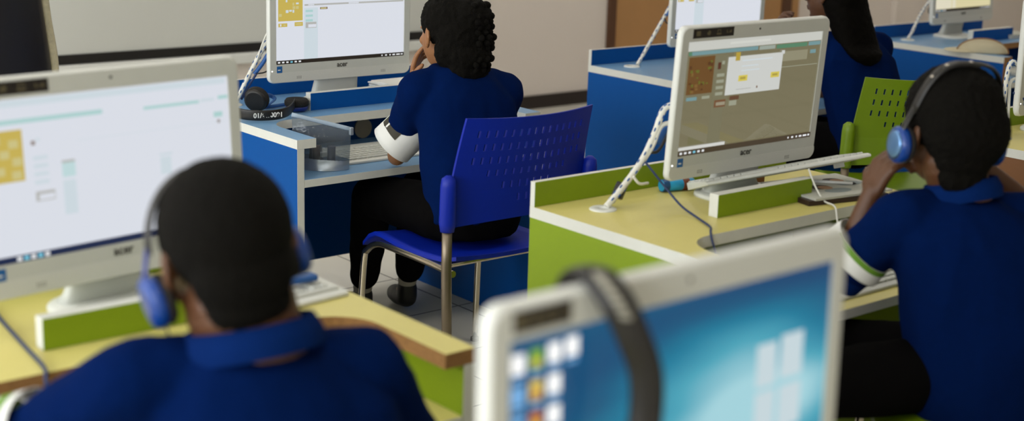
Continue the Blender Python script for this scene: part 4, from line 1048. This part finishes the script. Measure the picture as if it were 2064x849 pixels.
    b = MB(); b.rbox((1.395, 2.31, DZ+.025), (1.46, 2.338, DZ+.038), CABLE_B, .004, 2); thing_mesh('eraser', b, (1.427, 2.32, DZ+.024), 'small blue eraser on the white keyboard at foreground left desk', 'eraser')
    mouse((1.262, 2.235, DZ), .3, 'white mouse beside the head of boy in foreground left')
    b = MB(); b.tube(spline([(.915, 2.56, .756), (.899, 2.49, .7545), (.877, 2.319, .7545), (.862, 2.20, .755), (.853, 2.172, .742), (.845, 2.14, .70)], 8), .0035, CABLE_NAVY, 8)
    thing_mesh('audio_cable', b, (.84, 2.2, DZ), 'grey blue cable running over front edge of foreground left desk', 'cable')
    # ---- right lime desk
    cable_bundle([(2.60, 2.475, 1.0), (2.575, 2.485, .985), (2.555, 2.49, .93), (2.515, 2.49, .865), (2.455, 2.495, .80), (2.412, 2.503, .757)], 'white braided cables rising from lime desk to the grey-screened monitor', .0085, plug=(2.462, 2.51, .79), tie=[(2.475, 2.478, .83), (2.49, 2.47, .812), (2.525, 2.475, .808)],
                 extra=[([(2.60, 2.475, .955), (2.57, 2.485, .945), (2.545, 2.485, .90), (2.52, 2.488, .865)], .006, CABLE_W, 'white_plug_cord'), ([(2.62, 2.50, .93), (2.595, 2.51, .88), (2.57, 2.51, .875), (2.54, 2.5, .89)], .004, BLACK, 'black_cord'), ([(2.63, 2.50, .95), (2.60, 2.5, .93), (2.575, 2.5, .90)], .008, CABLE_B, 'blue_plug_cord')])
    b = MB(); b.tube(spline([(2.515, 2.478, .862), (2.525, 2.46, .84), (2.545, 2.43, .80), (2.55, 2.38, .765), (2.53, 2.31, .755), (2.49, 2.23, .755), (2.455, 2.195, .756), (2.44, 2.175, .74), (2.44, 2.14, .67)], 8), .0028, CABLE_NAVY, 8)
    thing_mesh('network_cable', b, (2.5, 2.3, DZ), 'thin blue cable looping down over front edge of the lime desk', 'cable')
    r = empty('marker_pen', (2.712, 2.565, DZ), 0, 'stubby sky blue glue stick lying under the grey-screened monitor', 'glue stick')
    Mg = Matrix.Translation((2.712, 2.552, DZ+.0165)) @ Matrix.Rotation(radians(-14), 4, 'Z') @ Matrix.Rotation(pi/2, 4, 'Y')
    b = MB(); b.lathe([(.013, -.05), (.016, -.047), (.016, .045), (.012, .05)], LIGHTBLUECAN, Mg); put('barrel', b, r)
    b = MB(); b.lathe([(.0163, -.048), (.0166, -.046), (.0166, -.032), (.0163, -.03)], mat('dark_blue_cap', (16, 70, 120), .3), Mg); put('cap', b, r, label='dark blue cap')
    b = MB(); b.lathe([(.0163, .012), (.0166, .014), (.0166, .03), (.0163, .032)], LABELBROWN, Mg); put('label_mark', b, r)
    r.name = 'glue_stick'
    # keyboard propped on the rail
    p0, p1 = V((2.665, 2.405, .798)), V((3.11, 2.24, .854)); a = (p1-p0).normalized(); bk = V((.77, .62, -.235)); bk = (bk - a*bk.dot(a)).normalized(); up = a.cross(bk)
    Mk = Matrix(((a.x,bk.x,up.x,p0.x),(a.y,bk.y,up.y,p0.y),(a.z,bk.z,up.z,p0.z),(0,0,0,1)))
    keyboard(Mk, 'white keyboard propped slantwise on the rail of the lime desk', (p1-p0).length, .12)
    # booklet stack and pen
    Mb = Matrix.Translation((3.02, 2.315, DZ)) @ Matrix.Rotation(radians(-12), 4, 'Z')
    b = MB(); b.box((-.13, -.10, .0005), (.13, .10, .013), mat('dark_book_cover', (48, 30, 24), .5), Mb); thing_mesh('book', b, (3.02, 2.315, DZ), 'dark covered book under the illustrated magazine on lime desk', 'book')
    r = empty('magazine', (3.03, 2.32, DZ+.014), 0, 'illustrated magazine with portrait faces on the lime desk', 'magazine')
    Mb2 = Matrix.Translation((3.035, 2.32, DZ)) @ Matrix.Rotation(radians(-8), 4, 'Z')
    b = MB(); b.box((-.135, -.105, .0135), (.135, .105, .019), PAPERGREY, Mb2); mg = put('pages', b, r)
    b = MB(); FACE = mat('printed_face', (176, 136, 104), .7); HAIRP = mat('printed_hair', (48, 32, 24), .7); CLO = mat('printed_coat', (140, 150, 150), .7); PB = mat('printed_blue', (150, 176, 200), .7)
    for (x, y, s) in ((-.03, -.02, 1.), (.06, .03, .95)):
        for (dx, dy, rx, ry, mm, zz) in ((.0, .012, .030, .024, HAIRP, .0194), (.008, .002, .021, .019, FACE, .0197), (.02, -.034, .044, .022, CLO, .0195)):
            i = b.slot(mm); c0 = [b.bm.verts.new(Mb2 @ V((x+dx+rx*s*cos(t), y+dy+ry*s*sin(t), zz))) for t in [2*pi*k/20 for k in range(20)]]; b.bm.faces.new(c0).material_index = i
    b.box((-.12, .06, .0191), (-.06, .09, .0194), PB, Mb2); b.box((-.03, .075, .0191), (.02, .085, .0194), HAIRP, Mb2); b.box((.08, -.06, .0191), (.125, -.05, .0194), mat('printed_ochre', (190, 160, 90), .7), Mb2)
    put('cover_print', b, mg)
    b = MB(); b.tube([(3.10, 2.285, DZ+.024), (3.03, 2.36, DZ+.024)], .004, PAPER, 8); b.tube([(3.10, 2.285, DZ+.024), (3.106, 2.278, DZ+.024)], [.004, .001], BLACK, 8); thing_mesh('pen', b, (3.06, 2.32, DZ+.02), 'white pen lying on the illustrated magazine', 'pen')
    b = MB(); b.tube(spline([(2.93, 2.30, .83), (2.925, 2.27, .79), (2.92, 2.235, .76), (2.905, 2.19, .757), (2.88, 2.16, .735), (2.83, 2.1, .66)], 8), .0025, CABLE_W, 8); thing_mesh('keyboard_cable', b, (2.9, 2.2, DZ), 'thin white cable hanging from the propped keyboard on lime desk', 'cable')
    keyboard(Matrix.Translation((2.58, 1.93, SHZ)), 'white keyboard on the shelf in front of the boy at right', .44, .15)
    b = MB(); b.rbox((2.872, 2.47, DZ+.0005), (2.965, 2.515, DZ+.03), mat('brown_notebook', (150, 100, 56), .6), .002, 1, None); thing_mesh('notebook', b, (2.92, 2.49, DZ), 'small brown notebook under the grey-screened monitor', 'notebook')
    # ---- middle blue desk cables
    cable_bundle([(4.40, 4.20, 1.03), (4.385, 4.22, 1.0), (4.37, 4.24, .95), (4.325, 4.25, .875), (4.27, 4.2505, .80), (4.236, 4.2505, .757)], 'white braided cables on the middle blue desk in front of the tan door', .0075,
                 extra=[([(4.41, 4.2, .99), (4.385, 4.215, .985), (4.365, 4.225, .955)], .006, CABLE_B, 'blue_plug_cord'), ([(4.40, 4.21, .965), (4.39, 4.215, .93), (4.365, 4.22, .925), (4.36, 4.23, .945)], .003, BLACK, 'black_cord')])
    # ---- far right blue desk
    cable_bundle([(6.27, 4.22, 1.0), (6.255, 4.24, .945), (6.22, 4.25, .90), (6.177, 4.25, .847), (6.14, 4.25, .79), (6.112, 4.2505, .757)], 'white braided cables on the far right blue desk', .0075,
                 extra=[([(6.29, 4.2, .95), (6.265, 4.2, .93), (6.235, 4.21, .935), (6.215, 4.22, .895), (6.245, 4.22, .87), (6.275, 4.2, .885)], .0028, BLACK, 'black_cord')])
    r = empty('cap', (6.08, 3.80, DZ), 0, 'beige cloth cap lying on the wing of the far right blue desk', 'cap')
    Ml = Matrix.Translation((6.045, 3.79, DZ)) @ Matrix.Rotation(radians(-55), 4, 'Z')
    b = MB(); b.ell((0, 0, 0), (.115, .06, .065), BEIGE, sub=4)
    for v in b.bm.verts: v.co.z = max(v.co.z, 0.001)
    b.bm.transform(Ml); put('crown', b, r)
    b = MB(); b.tube([Ml @ V((.116*cos(t), -.03 + .0*t, .066*sin(t) + .002)) for t in [pi*k/24 for k in range(25)]], .003, BEIGED, 8); put('piping', b, r, label='tan piping')
    b = MB(); b.ell((0, 0, 0), (.075, .05, .005), BEIGE, Matrix.Rotation(.1, 3, 'X')); b.bm.transform(Ml @ Matrix.Translation((-.10, -.02, .008))); put('brim', b, r)
    keyboard(Matrix.Translation((6.26, 3.70, SHZ)), 'white keyboard on the shelf of far right blue desk', .44, .15)
    b = MB(); b.box((6.66, 4.02, DZ+.001), (6.87, 4.26, DZ+.012), PAPER); b.box((6.655, 4.015, DZ+.0125), (6.865, 4.255, DZ+.02), PAPERGREY, None); thing_mesh('paper_stack', b, (6.76, 4.14, DZ), 'papers lying beside the monitor on far right blue desk', 'papers')
    # ---- right edge desk cables
    cable_bundle([(4.235, 2.52, .98), (4.21, 2.53, .99), (4.185, 2.525, .95), (4.175, 2.52, .88), (4.165, 2.515, .80), (4.16, 2.507, .757)], 'white cables beside the monitor at right edge of the photo', .0075,
                 extra=[([(4.24, 2.51, .94), (4.205, 2.52, .93), (4.195, 2.515, .88), (4.18, 2.5, .80)], .005, CABLE_W, 'white_plug_cord'), ([(4.175, 2.49, .90), (4.24, 2.43, .85), (4.34, 2.38, .80)], .004, CABLE_NAVY, 'navy_cord')])
    # ---- black chair wrapped in plastic near the board
    r = empty('office_chair', (1.725, 5.06, 0), radians(0), 'black high-backed padded chair with plastic wrap edge in front of the board', 'office chair')
    Mo = wm(r)
    b = MB(); secs = []
    for (z, hw, y, hd) in ((.56, .20, -.14, .03), (.62, .25, -.15, .05), (.80, .268, -.17, .055), (1.0, .236, -.20, .055), (1.2, .195, -.25, .05), (1.32, .15, -.28, .04), (1.36, .09, -.29, .02)):
        secs.append((V((0, y, z)), V((1, 0, 0)), hw, V((0, 1, .15)).normalized(), hd))
    b.loft(secs, mat('black_leatherette', (24, 20, 17), .38, var=.2, bump=.2, bscale=40), 32, 3.2); put('backrest', b, r, world=False)
    b = MB(); 
    for s in (-1, 1): b.tube(spline([(s*(hw+.012), y, z) for (z, hw, y, hd) in ((.60, .245, -.15, .05), (.80, .268, -.17, .055), (1.0, .236, -.20, .055), (1.2, .195, -.25, .05), (1.32, .15, -.28, .04))], 6), [(.018, .010)]*25, mat('crinkled_film', (196, 186, 154), .2, var=.35, scale=40, bump=.8, bscale=60), 8, flat=V((1, 0, 0)))
    put('plastic_edge', b, r, world=False, label='crinkled clear plastic edge')
    b = MB(); b.rbox((-.25, -.16, .44), (.25, .32, .54), MATS['black_leatherette'], .04, 4); put('seat', b, r, world=False)
    b = MB(); b.tube([(0, .06, .10), (0, .06, .44)], .028, BLACK, 14); put('gas_column', b, r, world=False)
    for k in range(5):
        a = 2*pi*k/5; b = MB(); b.tube([(0, .06, .10), (.29*cos(a), .06+.29*sin(a), .065)], [(.022, .018), (.014, .012)], BLACK, 10); b.cyl((.29*cos(a), .06+.29*sin(a), .03), .03, .035, BLACK, V((-sin(a), cos(a), 0))); put('base_arm', b, r, world=False)
smalls()

# ------------------------------------------------------------------ world and colour management
w = bpy.data.worlds.new('World'); SC.world = w; w.use_nodes = True
w.node_tree.nodes['Background'].inputs[0].default_value = (.75, .85, 1, 1); w.node_tree.nodes['Background'].inputs[1].default_value = .8
SC.view_settings.view_transform = 'Standard'; SC.view_settings.look = 'None'; SC.view_settings.gamma = 1; SC.view_settings.use_curve_mapping = False
SC.view_settings.exposure = 0.
SC.cycles.use_denoising = True
SC.cycles.max_bounces = 8; SC.cycles.transparent_max_bounces = 12
